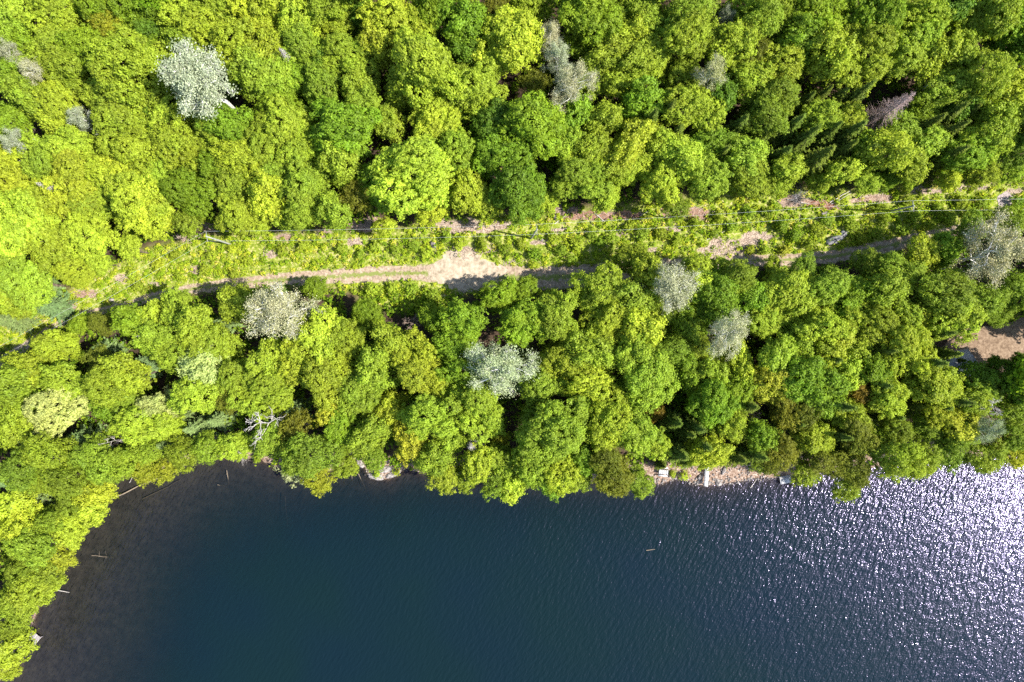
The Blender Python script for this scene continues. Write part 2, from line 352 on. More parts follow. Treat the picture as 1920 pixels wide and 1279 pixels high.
def ribbon(name, L, mat, dz, jag=.18):
    S = catmull(L, 14); T = np.gradient(S[:, :2], axis=0); T /= np.linalg.norm(T, axis=1, keepdims=True); Nn = np.stack([-T[:, 1], T[:, 0]], 1)
    nx = 9; V = []; UV = []; s = np.concatenate([[0], np.cumsum(np.linalg.norm(np.diff(S[:, :2], axis=0), axis=1))])
    r = np.random.default_rng(3)
    jl, jr = (np.convolve(r.normal(size=len(S) + 4), [.3, .4, .3], 'same')[2:-2] * jag for _ in (0, 1))
    for i in range(len(S)):
        for v in np.linspace(-1, 1, nx):
            j = jl[i] if v < 0 else jr[i]; q = S[i, :2] + Nn[i] * v * (S[i, 2] + j * abs(v)); V.append([q[0], q[1], 0]); UV.append([s[i], v])
    V = np.array(V); V[:, 2] = zmap(V[:, :2]) + dz
    ii = np.arange(len(S) - 1)[:, None] * nx + np.arange(nx - 1)[None]
    F = np.stack([ii, ii + nx, ii + nx + 1, ii + 1], -1).reshape(-1, 4)
    return link(name, mk_mesh(name, V, F, mat, uv=np.array(UV), smooth=True))
def blob(name, pts, mat, dz, jag=.25, seed=1):
    L = np.array([[ground(x, y).x, ground(x, y).y] for x, y in pts]); L = np.vstack([L, L[:1]]); c = L[:-1].mean(0)
    r = np.random.default_rng(seed); B = []
    for a, b in zip(L[:-1], L[1:]):
        n = max(2, int(np.linalg.norm(b - a) / .35))
        for k in range(n): B.append(a + (b - a) * k / n)
    B = np.array(B); k = np.array([.25, .5, .25]); dd = B - c
    for _ in range(3): dd = .25 * np.roll(dd, 1, 0) + .5 * dd + .25 * np.roll(dd, -1, 0)
    dd *= (1 + np.convolve(r.normal(size=len(dd) + 4), [.3, .4, .3], 'same')[2:-2, None] * jag * 1.3 / np.linalg.norm(dd, axis=1, keepdims=True))
    V = [c]; n = len(dd); rings = 8
    for q in range(1, rings + 1): V.extend(c + dd * q / rings)
    V = np.array(V); V = np.hstack([V, zmap(V)[:, None] + dz]); i = np.arange(n); j = (i + 1) % n
    F3 = np.stack([np.zeros(n, int), 1 + i, 1 + j], 1); F4 = np.vstack([np.stack([1 + q * n + i, 1 + (q + 1) * n + i, 1 + (q + 1) * n + j, 1 + q * n + j], 1) for q in range(rings - 1)])
    return link(name, mk_mesh(name, V, [F3, F4], mat, uv=np.zeros((len(V), 2)), smooth=True))
kind(ribbon('dirt_road', ROAD, M_DIRT, .03), 'structure')
kind(blob('sandy_ground', [(800, 520), (812, 498), (826, 486), (832, 470), (850, 463), (872, 466), (885, 480), (915, 485), (945, 498), (950, 512), (920, 530), (890, 548), (855, 548), (836, 536), (820, 528)], M_SAND, .05, .7), 'structure')
kind(blob('gravel_ground', [(1866, 420), (1868, 400), (1872, 385), (1868, 370), (1880, 360), (1896, 362), (1900, 380), (1890, 395), (1896, 412), (1930, 424), (1880, 426)], M_GRAVEL, .045, .3, 2), 'structure')
kind(blob('dirt_clearing', [(1762, 655), (1778, 632), (1800, 618), (1840, 616), (1880, 608), (1925, 590), (1990, 580), (2000, 680), (1930, 700), (1870, 712), (1820, 712), (1780, 700)], M_CLEAR, .05, .3, 3), 'structure')

# ------------------------------------------------------------------ tree prototypes (trunk mesh + crown mesh each, base at z=0)
def sphere_dirs(n, r, zmin=-1):
    out = []
    while len(out) < n:
        v = r.normal(size=3); v /= np.linalg.norm(v)
        if v[2] > zmin: out.append(v)
    return np.array(out)

def limb_path(a, b, r0, r1, r, n=4, bend=.12):
    pts = [np.array(a, float)]
    L = np.linalg.norm(np.array(b) - np.array(a))
    for k in range(1, n + 1):
        q = np.array(a) + (np.array(b) - np.array(a)) * k / n + (r.normal(size=3) * L * bend * (k < n)); pts.append(q)
    return [(pts[k], pts[k + 1], r0 + (r1 - r0) * k / n, r0 + (r1 - r0) * (k + 1) / n) for k in range(n)], pts

def broad(seed, R, leaf=.28, H=None, puff=.56, dens=1.0, vz=1.3, fine=False, nl=None, lob=1.0):
    """lobed broadleaf crown of radius R"""
    if R > 1.5 and not fine: puff = [.44, .62, .5, .7, .54][seed % 5]; leaf = [.21, .26, .23, .27, .22][seed % 5]; vz = [1.25, 1.4, 1.15, 1.3, 1.5][seed % 5]
    r = np.random.default_rng(seed); H = H or 6 + 1.9 * R
    cz = H - vz * R * .95; c0 = np.array([0, 0, cz])
    nl = nl or int(r.integers(9, 14)); D = sphere_dirs(nl, r, -.35)
    # repel directions a bit for an even but uneven crown
    for _ in range(12):
        d = D[:, None] - D[None]; q = (d ** 2).sum(-1) + 1e-2; np.fill_diagonal(q, 1e9); D += .05 * (d / q[..., None] ** 1.5).sum(1) / nl; D[:, 2] = np.maximum(D[:, 2], -.4); D /= np.linalg.norm(D, axis=1, keepdims=True)
    lr = R * r.uniform(.24, .47, nl) * lob; ld = (R - lr) * r.uniform(.74, 1.22, nl)
    LC = c0 + D * ld[:, None] * np.array([1, 1, vz]); LC = np.vstack([LC, c0[None], c0[None] + [0, 0, R * .35]]); lr = np.append(lr, [R * .5, R * .38])
    C = []; ND = []; LV = []
    for i in range(len(LC)):
        n = int(4 * math.pi * lr[i] ** 2 / (puff ** 2 * 1.15) * dens); d = sphere_dirs(n, r, -.45); rad = lr[i] * r.uniform(.82, 1.08, n)
        q = LC[i] + d * rad[:, None] * np.array([1, 1, 1.0])
        dist = np.linalg.norm(q[:, None] - LC[None], axis=2) / lr[None]; dist[:, i] = 9
        k = dist.min(1) > .80; C.append(q[k]); ND.append(d[k]); LV.append(np.full(int(k.sum()), r.uniform()))
    C = np.vstack(C); ND = np.vstack(ND)
    C = C + ND * ((r.uniform(size=len(C)) < .3) * r.uniform(.1, .75, len(C)))[:, None]
    pr = puff * r.uniform(.5, 1.3, len(C)); pv = .45 * np.concatenate(LV) + .55 * r.uniform(0, 1, len(C))
    npl = (26 * (puff / .62) ** 2 * (.34 / leaf) ** 1.7)
    cnt = np.maximum(4, (npl * (pr / puff) ** 1.5).astype(int)); idx = np.repeat(np.arange(len(C)), cnt)
    d = r.normal(size=(len(idx), 3)); d /= np.linalg.norm(d, axis=1, keepdims=True)
    d = d + ND[idx] * .55 + [0, 0, .35]; d /= np.linalg.norm(d, axis=1, keepdims=True)
    Pp = C[idx] + d * (pr[idx] * r.uniform(.4, 1.0, len(idx)) ** .8 * np.where(r.uniform(size=len(idx)) < .16, 1.55, 1.0))[:, None] * [1, 1, .8]
    Nn = d * 1.0 + [0, 0, .28] + r.normal(size=(len(idx), 3)) * .42
    S = leaf * r.uniform(.55, 1.1, len(idx)) * .72
    T = None
    if fine: T = d + r.normal(size=d.shape) * .5
    V, Fq = leaf_quads(Pp, Nn, S, asp=.42 if fine else .68, T=T, r=r)
    v = np.clip(.55 * pv[idx] + .45 * r.uniform(0, 1, len(idx)), 0, 1)
    segs, tp = limb_path((0, 0, -.4), (r.normal() * .3, r.normal() * .3, cz + R * .3), .05 + .045 * R, .03 * R, r, 5, .015)
    for i in range(nl):
        s0 = tp[2] if LC[i][2] < cz else tp[3]; s, _ = limb_path(s0, LC[i], .022 * R, .008 * R, r, 3, .06); segs += s
    return mk_mesh('trunk', *tubes(segs, 6), M_BARK, smooth=True), mk_mesh('crown', V, Fq, M_LEAF, dict(v=np.repeat(v, 4))), H, R, (V, Fq, np.repeat(v, 4))

def branching(r, H, R, levels, spread, n0, r0, droop=0, start=.3):
    """bare recursive branches; returns segments and tips"""
    segs = []; tips = []
    st, tp = limb_path((0, 0, -.4), (r.normal() * .4, r.normal() * .4, H * .93), r0, r0 * .25, r, 7, .012)
    def grow(p, d, L, rad, lev):
        s, pts = limb_path(p, p + d * L, max(rad, .022), max(rad * .45, .014), r, 3, .07); segs.extend(s)
        if lev == 0: tips.extend(pts[1:]); return
        for k in range(int(r.integers(3, 5))):
            f = r.uniform(.35, 1); q = pts[min(3, int(f * 3) + 0)] if f < 1 else pts[-1]
            nd = d + r.normal(size=3) * spread; nd[2] += .12 - droop; nd /= np.linalg.norm(nd)
            grow(q, nd, L * r.uniform(.42, .62), rad * .45, lev - 1)
    for k in range(n0):
        f = start + (1 - start) * k / n0; i = f * 7; a = k * 2.4 + r.uniform(-.3, .3)
        p = np.array(tp[int(i)]) + (np.array(tp[min(7, int(i) + 1)]) - np.array(tp[int(i)])) * (i - int(i))
        g = (f - start) / (1 - start + 1e-6); reach = R * (.72 + .5 * math.sin(math.pi * min(1, g * .9 + .1)) - .35 * g); up = .05 + .95 * g - droop
        d = np.array([math.cos(a), math.sin(a), up]); d /= np.linalg.norm(d)
        grow(p, d, reach * .72, r0 * .42, levels)
    return st, segs, np.array(tips)

def silver(seed, R, H, leaf=.085, per=9, start=.42, r0=.2):
    r = np.random.default_rng(seed); st, segs, tips = branching(r, H, R, 3, .62, 15, r0, 0, start)
    k = r.integers(0, len(tips), int(len(tips) * per)); rad = .6
    C = tips[k] + r.normal(size=(len(k), 3)) * rad * .55
    V, Fq = leaf_quads(C, r.normal(size=C.shape) * .8 + [0, 0, .5], leaf * r.uniform(.6, 1.2, len(C)), asp=.7, r=r)
    v = r.uniform(0, 1, len(C))
    return (mk_mesh('trunk', *tubes(st, 8), M_PALEBARK, smooth=True), mk_mesh('branches', *tubes(segs, 4), M_PALEBARK, smooth=True),
            mk_mesh('crown', V, Fq, M_SILVER, dict(v=np.repeat(v, 4))), H, R)

def spruce(seed, R, H, leaf=.2):
    r = np.random.default_rng(seed); C = []; Nn = []; T = []; segs = []; v = []
    z = .12 * H
    while z < H - .3:
        f = (z - .12 * H) / (.88 * H); L = R * (1 - f) ** 1.05 * r.uniform(.72, 1.12) + .1; nb = int(7 + 3 * (1 - f)); a0 = r.uniform(0, 6.28)
        for k in range(nb):
            a = a0 + k * 6.283 / nb + r.uniform(-.15, .15); l = L * r.uniform(.78, 1.15); dr = np.array([math.cos(a), math.sin(a), -.28 + .3 * f]); sd = np.array([-math.sin(a), math.cos(a), 0])
            segs.append((np.array([0, 0, z]), np.array([0, 0, z]) + dr * l, .035, .012)); bv = r.uniform(0, 1)
            n = max(5, int(l * 22)); s = r.uniform(.12, 1.03, n); wd = (1 - s) * .32 * l + .1
            C.append(np.array([0, 0, z]) + dr * (s * l)[:, None] + sd * (r.uniform(-1, 1, n) * wd)[:, None] + [0, 0, .1] * (s * s)[:, None] + r.normal(size=(n, 3)) * .04)
            T.append(np.tile(dr, (n, 1)) + sd * r.uniform(-.8, .8, n)[:, None]); Nn.append(np.array([0, 0, 1.]) + r.normal(size=(n, 3)) * .35 + dr * .2); v.append(.5 * bv + .5 * r.uniform(0, 1, n))
        z += .34 + .16 * (1 - f)
    C, Nn, T, v = np.vstack(C), np.vstack(Nn), np.vstack(T), np.concatenate(v)
    V, Fq = leaf_quads(C, Nn, leaf * r.uniform(.7, 1.3, len(C)), asp=.38, T=T, r=r)
    segs.append((np.array([0, 0, -.3]), np.array([0, 0, H * .97]), .17, .02))
    return mk_mesh('trunk', *tubes(segs, 5), M_BARK, smooth=True), mk_mesh('crown', V, Fq, M_NEEDLE, dict(v=np.repeat(v, 4))), H, R

def dead_conifer(seed, R, H, mat):
    r = np.random.default_rng(seed); segs = []; z = .1 * H
    while z < H - .2:
        f = z / H; L = R * (1 - f) ** .8 + .15
        for k in range(9):
            a = r.uniform(0, 6.283); l = L * r.uniform(.6, 1.1); b = np.array([math.cos(a) * l, math.sin(a) * l, z - .3 * l + .1 * l]); s, pts = limb_path((0, 0, z), b, .03, .01, r, 3, .04); segs += s
            for _ in range(7):
                q = pts[int(r.integers(1, 4))]; e = q + r.normal(size=3) * .3 * l * .6 + (b - [0, 0, z]) * .15; segs.append((q, e, .016, .008))
        z += .3
    tr = [(np.array([0, 0, -.3]), np.array([.1, 0, H * .5]), .18, .1), (np.array([.1, 0, H * .5]), np.array([0, 0, H]), .1, .02)]
    return mk_mesh('trunk', *tubes(tr, 6), mat, smooth=True), mk_mesh('branches', *tubes(segs, 3), mat), H, R

def bare(seed, R, H, mat, lev=2, n0=9, r0=.16):
    r = np.random.default_rng(seed); st, segs, _ = branching(r, H, R, lev, .55, n0, r0, .1, .35)
    return mk_mesh('trunk', *tubes(st, 7), mat, smooth=True), mk_mesh('branches', *tubes(segs, 4), mat, smooth=True), H, R

BROAD = {s: [broad(100 * i + k, R) for k in range(n)] for i, (s, R, n) in enumerate([('s', 2.2, 3), ('m', 3.4, 5), ('l', 4.7, 5)])}
FEATH = {s: [broad(900 + 100 * i + k, R, leaf=.24, puff=.42, fine=True, nl=7, lob=1.15, vz=1.2) for k in range(n)] for i, (s, R, n) in enumerate([('s', 2.2, 2), ('m', 3.3, 3)])}
SILV = [silver(40 + k, 4.3, 15) for k in range(4)]
BIRCH = silver(49, 4.3, 17, .11, 9, .6, .34)
SPRU = [spruce(60 + k, R, H) for k, (R, H) in enumerate([(2.4, 11), (2.8, 12.5), (2.2, 10), (3.1, 12), (2.6, 11)])]

# ------------------------------------------------------------------ the trees, read off the photograph: x, y, radius (photo pixels), kind
TREES = """
12 12 26 D;50 18 38 Y;112 38 40 L;15 58 34 L;200 25 42 G;255 18 34 G;292 58 30 D;206 62 30 O2;350 35 32 Y;418 20 34 L;462 22 30 Y;440 88 44 L;
52 96 30 G;28 108 26 S;74 142 26 S;112 88 38 L;20 152 34 G;58 182 34 L;132 132 38 L;240 132 58 L;108 205 40 Y;163 228 24 S;232 228 46 L;32 232 32 G;8 236 22 S;42 272 26 S;
385 160 60 S;318 232 34 Y;335 278 34 L;275 284 40 L;402 240 38 L;442 250 42 G;455 300 34 L;316 308 20 B;150 290 38 Y;92 300 38 L;20 304 34 Y;372 308 28 L;300 150 26 G;290 105 28 G;
350 90 34 L;390 60 34 L;170 100 34 G;300 20 30 G;480 140 36 L;200 178 30 L;282 200 26 D;
502 14 34 Y;500 52 30 Y;560 32 34 Y;622 15 34 L;632 52 26 L;570 90 38 L;512 108 34 L;680 30 26 D;735 35 46 Y;712 85 34 Y;812 22 30 G;792 52 26 L;876 55 36 G;838 28 28 G;925 14 22 O;
958 85 50 Y;658 112 38 Y;672 158 30 L;607 168 40 L;522 155 34 L;560 150 26 G;796 132 56 L;760 168 30 L;900 175 46 L;878 102 22 D;848 202 26 D;548 236 44 Y;650 245 52 G;732 236 24 L;
815 238 38 Y;850 280 38 L;500 272 38 L;520 205 30 G;560 300 38 L;640 305 34 L;775 330 58 Y;925 232 34 D;920 290 38 G;690 205 30 L;745 200 16 L;600 120 26 D;
1000 10 28 L;1032 72 26 S;1046 112 26 S;1070 165 36 S;1095 36 52 G;1197 36 38 L;1295 18 40 F;1290 76 42 F;1245 52 24 L;1135 112 32 L;1108 150 28 L;1178 78 30 L;1207 122 36 L;1215 188 34 G;
1165 162 28 L;1175 220 16 R;1002 162 22 O;1358 42 18 S;1395 15 28 L;1425 42 38 F;1372 98 36 L;1415 100 32 O;1330 146 30 S2;1272 148 30 F;1400 150 34 L;1428 178 28 L;1250 172 18 B;1282 202 34 L;
1325 218 32 Y;1330 270 30 G;1000 235 50 G;1078 215 24 G;1130 232 30 Y;1187 268 34 Y;1060 275 30 L;1108 292 38 L;1155 308 32 Y;1215 240 15 C;1246 225 15 C;1378 245 17 C;1240 278 24 L;1272 302 36 Y;
1430 230 34 F;1395 298 34 L;960 300 34 G;1350 180 24 D;
1452 32 24 F;1525 30 46 G;1490 82 34 G;1635 30 44 G;1715 36 38 L;1758 42 15 C;1778 14 24 D;1848 30 40 L;1786 56 20 L;1902 52 34 G;1888 84 28 D;1610 108 46 L;1550 108 36 L;1465 122 42 L;
1450 178 36 F;1690 105 36 L;1742 116 36 L;1722 78 32 L;1790 100 24 L;1775 166 34 L;1838 146 42 F;1902 118 28 G;1885 178 36 Y;1868 212 32 Y;1850 260 40 L;1900 292 34 F;1528 192 15 C;1556 196 16 C;
1592 192 17 C;1685 242 28 L;1655 290 36 L;1622 278 24 G;1530 228 28 L;1448 248 18 C;1500 268 18 C;1542 258 17 C;1590 222 22 L;1735 272 24 L;1762 258 17 C;1725 208 26 G;1762 226 16 C;1792 224 16 C;
1700 312 24 L;1762 302 17 C;1812 290 32 G;1455 300 17 C;1522 306 18 C;1478 318 22 L;1900 225 30 L;1580 260 17 C;1800 190 22 D;1600 300 17 C;1580 320 20 L;
20 345 34 Y;145 340 46 Y;186 374 38 Y;268 368 46 Y;275 412 36 Y;366 362 40 G;448 348 38 L;455 400 38 L;35 430 52 Y;92 382 36 L;100 452 44 L;165 440 38 Y;190 492 32 Y;248 466 34 Y;
40 522 46 L;20 562 32 L;138 508 38 L;200 330 34 L;92 574 30 B;25 600 28 B;82 538 18 B;356 418 22 F;230 320 30 Y;420 320 30 G;310 330 30 L;
195 608 30 O;105 650 50 L;285 594 18 Y;246 602 22 G;332 582 28 L;370 612 34 L;422 606 19 B;300 642 32 L;448 568 30 L;400 650 34 L;150 612 30 G;
505 370 34 Y;582 348 42 L;560 402 42 L;670 368 24 O;485 428 22 L;702 338 28 G;730 366 28 G;724 424 24 Y;812 392 30 Y;878 360 34 L;922 382 20 Y;896 402 14 F;972 358 44 D;530 330 30 L;630 395 28 L;
525 577 54 S;590 542 28 G;602 616 36 Y;690 592 40 G;560 640 32 L;808 602 30 G;870 608 34 G;945 558 40 G;
1022 374 30 Y;1090 342 42 L;1130 368 32 Y;1162 322 28 L;1235 345 42 Y;1264 390 22 F;1318 332 34 L;1346 346 16 F;1405 335 48 L;1200 310 28 L;
1182 486 42 L;1128 545 42 L;1192 560 36 L;1255 545 44 S;1305 503 22 Y;1376 518 40 F;1330 560 40 G;1365 625 38 S;1412 562 24 G;1425 602 28 Y;978 545 28 G;1040 598 40 L;985 608 34 G;1130 618 38 L;
1200 612 36 Y;1090 640 30 L;1158 585 30 L;1235 590 28 F;1300 535 24 L;1345 500 18 L;1215 505 24 L;1290 610 30 G;
1456 345 34 L;1530 345 30 L;1565 350 15 C;1620 340 34 L;1700 335 26 L;1770 338 34 Y;1830 332 36 L;1890 325 32 L;1665 330 28 G;
1448 502 20 L;1508 508 34 F;1553 541 36 F;1620 495 32 F;1685 510 34 F;1723 478 24 Y;1762 470 26 G;1855 480 54 S;1892 425 30 F;1815 428 26 F;1665 540 34 L;1770 540 44 F;1835 565 34 F;1892 545 34 F;
1860 592 26 F;1605 548 22 G;1470 560 40 L;1535 608 40 Y;1590 588 24 G;1620 602 38 L;1690 590 22 L;1730 590 26 Y;1785 602 34 Y;1742 628 16 C;1500 640 30 L;1715 560 26 F;
60 690 40 L;25 722 36 L;190 672 22 O;205 655 22 B;270 684 22 B;240 700 36 L;200 720 34 L;130 716 34 L;115 765 42 K;50 762 32 L;30 802 34 L;330 664 32 L;378 690 34 K;366 740 36 Y;
270 800 40 Y;300 762 28 K;195 760 28 G;232 750 28 L;330 786 24 B;370 802 24 B;410 788 20 B;160 822 26 B;320 832 24 B;60 822 20 B;424 748 22 O;450 718 38 L;100 852 38 F;180 860 38 F;
40 872 34 F;30 902 24 B;130 892 36 F;230 862 32 F;280 850 28 F;262 882 22 O2;302 886 20 O2;342 852 28 F;386 840 26 F;432 838 26 Y;172 928 26 Y;128 940 28 F;62 940 30 B;20 950 24 Y;85 905 28 F;195 895 26 F;
160 975 22 Y;130 1002 26 Y;90 978 28 F;30 988 32 Y;60 1030 34 L;110 1064 22 O2;80 1082 24 F;30 1072 30 F;58 1116 32 L;18 1128 28 L;36 1160 22 F;12 1184 20 F;18 1236 24 L;8 1268 16 Y;24 1208 18 F;
505 670 34 L;555 680 24 Y;498 735 40 L;606 652 32 Y;612 704 44 L;668 742 38 L;702 690 34 L;785 685 44 Y;735 765 26 Y;618 772 20 Y2;690 815 32 L;555 770 20 B;553 800 24 O;515 825 30 L;590 850 44 F;
640 868 34 F;590 902 24 O2;702 858 36 F;865 690 38 G;830 722 28 L;800 785 44 L;895 765 42 L;945 690 56 S2;770 828 30 Y2;815 860 30 L;830 894 24 O2;895 870 24 Y;935 824 14 O2;938 868 28 L;
930 908 22 F;955 916 20 Y;870 898 20 F;650 640 30 L;740 640 32 L;855 645 30 G;640 800 26 G;545 845 24 F;840 820 26 L;
1060 672 38 L;1012 722 38 L;1112 665 34 L;1180 662 34 L;1105 722 34 Y;1215 716 42 L;1290 695 28 G;1335 700 26 L;1260 650 32 F;1312 652 28 F;1385 678 28 Y;1438 715 30 Y2;1380 735 32 G;
1135 785 42 L;1110 755 32 G;1035 800 52 L;1012 830 16 O2;1195 810 34 L;1128 850 32 O;1150 888 34 O;1195 905 32 F;1262 790 15 C;1288 812 14 C;1232 832 20 L;1272 850 17 C;1242 872 18 C;1290 868 16 C;
1230 776 14 R;1335 760 38 G;1362 796 26 L;1330 845 28 Y;1376 856 16 C;1410 850 17 C;1432 872 24 F;998 872 32 L;1050 886 32 L;1028 904 22 G;966 898 20 F;1082 902 22 F;1425 820 22 G;1180 740 26 G;1395 760 18 C;1090 860 26 G;
1455 665 34 L;1495 705 36 G;1538 732 36 G;1560 652 32 Y;1602 652 26 Y;1587 705 28 Y;1605 735 22 R;1632 750 20 R;1640 700 28 G;1695 655 42 L;1690 705 18 R;1665 745 30 L;1545 676 15 C;1600 668 16 C;
1722 682 17 C;1762 665 16 C;1790 676 16 C;1742 698 17 C;1702 722 16 C;1755 728 36 L;1820 712 26 D;1815 755 32 F;1850 738 22 F;1755 780 28 O2;1802 800 24 Y2;1790 822 30 F;1740 806 26 F;1685 805 28 F;
1590 775 26 L;1465 760 32 O;1505 775 24 O;1600 810 34 O;1530 825 28 L;1460 842 32 O;1445 876 24 O;1545 868 32 O;1512 890 20 F;1600 868 30 O;1640 830 20 G;1680 866 38 F;1722 860 34 F;1838 808 26 S2;
1905 775 22 F;1900 822 28 F;1850 850 32 F;1905 852 26 O2;1862 820 18 R;1597 922 22 F;1845 880 12 F;1880 705 36 D;1912 680 24 D;1905 722 28 G;1780 850 24 F;1660 780 16 C;1560 760 16 C;1700 760 16 C;1640 660 16 C;1420 260 17 C;1476 246 16 C;1570 290 17 C;1640 318 16 C;1722 246 16 C;1746 206 16 C;1826 240 16 C;1852 205 15 C;1302 800 15 C;1312 832 16 C;1482 792 16 C;1562 815 16 C;1582 842 16 C;1742 762 16 C;1772 752 16 C;1630 722 15 C;1345 300 15 C;1405 210 15 C;1262 262 15 C;1500 200 15 C
"""
PAL = {  # linear base colours, crown texture, plain words
 'L': ((.265, .355, .026), 'b', 'lime green', 'broadleaf'), 'Y': ((.33, .415, .030), 'b', 'yellow-green', 'broadleaf'), 'Y2': ((.40, .405, .030), 'b', 'golden yellow', 'broadleaf'),
 'G': ((.180, .285, .016), 'b', 'mid green', 'broadleaf'), 'D': ((.115, .205, .014), 'b', 'deep green', 'broadleaf'), 'K': ((.40, .47, .15), 'b', 'cream-green', 'broadleaf'),
 'O': ((.155, .175, .014), 'f', 'olive brown', 'cedar'), 'O2': ((.30, .335, .022), 'f', 'mustard-tinged', 'cedar'), 'R': ((.22, .175, .018), 'f', 'rusty orange', 'cedar'),
 'F': ((.21, .295, .022), 'f', 'feathery green', 'cedar'), 'C': ((.115, .165, .018), 'c', 'dark pointed', 'spruce'), 'B': ((.165, .245, .085), 'c', 'blue-grey', 'spruce'),
 'S': ((.41, .42, .25), 's', 'silvery white', 'aspen'), 'S2': ((.34, .375, .19), 's', 'greyish pale', 'aspen')}
OPEN = [[(-60, 640, 30), (60, 620, 28), (170, 560, 34), (300, 505, 42), (420, 488, 48), (560, 480, 46), (720, 486, 54), (860, 472, 62), (930, 468, 58), (1000, 462, 58), (1060, 452, 64), (1090, 445, 62), (1112, 432, 36), (1200, 430, 38), (1260, 428, 46), (1300, 432, 52), (1400, 430, 58), (1450, 425, 64), (1600, 413, 60), (1750, 393, 50), (1880, 386, 44), (2000, 384, 44)], [(690, 552, 14), (760, 560, 24), (840, 556, 18)], [(1800, 655, 18), (1850, 652, 30), (1930, 635, 44)], [(1232, 893, 13), (1450, 893, 13)], [(1473, 899, 11), (1474, 899, 11)],
        [(60, 1197, 15), (61, 1197, 15)], [(672, 874, 9), (705, 888, 10), (752, 884, 10)], [(-30, 672, 18), (90, 620, 10)]]
def open_dist(px, py):
    return min(-seg_edge(px, py, L) for L in OPEN)
def seg_edge(px, py, L):
    best = -1e9
    for (x0, y0, w0), (x1, y1, w1) in zip(L[:-1], L[1:]):
        ax, ay = x1 - x0, y1 - y0; t = max(0, min(1, ((px - x0) * ax + (py - y0) * ay) / (ax * ax + ay * ay))); best = max(best, w0 + (w1 - w0) * t - math.hypot(px - x0 - t * ax, py - y0 - t * ay))
    return best
LMK = [(385, 160, 'leaning white-trunked silvery tree'), (1055, 120, 'tall pale silver crowns'), (1650, 218, 'pinkish dead conifer'), (410, 450, 'leaning power pole'),
 (860, 505, 'sandy patch on the track'), (525, 577, 'silver crown touching the track'), (945, 690, 'big greyish crown'), (1255, 545, 'silver crown beside golden tree'),
 (1365, 625, 'lower silver crown'), (1855, 480, 'largest trackside silver crown'), (1850, 640, 'brown dirt clearing'), (1872, 765, 'pale bare-branched tree'),
 (465, 795, 'bone-white bare snag'), (115, 765, 'cream-leaved crown'), (712, 888, 'pale shore rocks'), (1325, 890, 'plank walkway'), (60, 1197, 'square grey dock'), (1472, 900, 'white slatted dock'),
 (1570, 447, 'long grey boulder'), (92, 574, 'blue-grey trackside trees'), (536, 105, 'small white snag'), (87, 350, 'spiky grey snag'), (885, 838, 'drooping grey snag'),
 (1175, 220, 'rusty orange treetop'), (1610, 742, 'pair of rusty treetops'), (240, 912, 'long drowned log')]
OWN = {(385, 160): 'silvery white tree with a leaning bare white trunk among lime crowns', (525, 577): 'round silver aspen touching the lake side of the dirt track', (945, 690): 'big greyish pale aspen with fine twigs midway between track and lake',
 (1255, 545): 'silver aspen beside the small golden yellow treetop', (1365, 625): 'silver aspen below the one beside the golden treetop', (1855, 478): 'largest silvery aspen, by the track above the brown dirt clearing',
 (1070, 165): 'lowest and widest of the tall pale silver crowns', (1046, 112): 'middle of the tall pale silver crowns', (1032, 72): 'topmost of the tall pale silver crowns', (115, 765): 'cream-leaved round crown above the cove, paler than its neighbours',
 (1175, 220): 'small rusty orange treetop in front of a brown dead conifer', (1305, 503): 'small golden tree beside the silver crown under the strip'}
ORD = ['next', 'second', 'third', 'fourth', 'fifth', 'sixth', 'seventh', 'eighth', 'ninth', 'tenth', 'eleventh', 'twelfth', 'thirteenth', 'fourteenth']
HRS = ['twelve', 'one', 'two', 'three', 'four', 'five', 'six', 'seven', 'eight', 'nine', 'ten', 'eleven']
class Labeller:
    """words that single out one of many: nearest landmark, clock direction from it, order outwards"""
    def __init__(s): s.items = []
    def add(s, o, px, py, what): s.items.append((o, px, py, what))
    def finish(s, noun='out'):
        B = {}
        for o, px, py, what in s.items:
            d = [math.hypot(px - x, py - y) if math.hypot(px - x, py - y) > 12 else 1e9 for x, y, _ in LMK]; j = int(np.argmin(d)); x, y, nm = LMK[j]
            hr = int(round(math.degrees(math.atan2(px - x, y - py)) / 30)) % 12; B.setdefault((j, hr, what), []).append((d[j], o))
        for (j, hr, what), L in B.items():
            L.sort(key=lambda q: q[0])
            for k, (_, o) in enumerate(L):
                o['label'] = f"{what}, at {HRS[hr]} o'clock from the {LMK[j][2]}" if len(L) == 1 else f"{what}, {ORD[k] if k else 'first'} {noun} at {HRS[hr]} o'clock from the {LMK[j][2]}"
LB = Labeller()

def root_for(name, px, py, rpx, H0, R0, zc, maxlean=.5, hs=1.0):
    """Empty at the foot of a tree whose crown (height zc of H0) shows at px,py with radius rpx"""
    h = H0; s = 1.0
    for _ in range(4):
        z = zc * s * hs + 1.2; p = at(px, py, z); s = rpx / FPX * (CAM_H - z) / R0
    base = np.array([p.x, p.y]); d = shore_dist([base])[0]; k = 0
    while d < .7 and k < 40:
        g_ = np.array([shore_dist([base + [.2, 0]])[0] - d, shore_dist([base + [0, .2]])[0] - d]); g_ /= np.linalg.norm(g_) + 1e-9
        base = base + g_ * .3; d = shore_dist([base])[0]; k += 1
    zb = gz(*base); e = bpy.data.objects.new(name, None); COL.objects.link(e); e.empty_display_size = .5
    e.location = (base[0], base[1], zb); v = Vector((p.x - base[0], p.y - base[1], p.z - zb)).normalized()
    q = Vector((0, 0, 1)).rotation_difference(v); yaw = Quaternion((0, 0, 1), random.uniform(0, 6.283))
    e.rotation_mode = 'QUATERNION'; e.rotation_quaternion = q @ yaw; ax_ = random.uniform(.84, 1.2); e.scale = (s * ax_, s / ax_, s * hs); return e
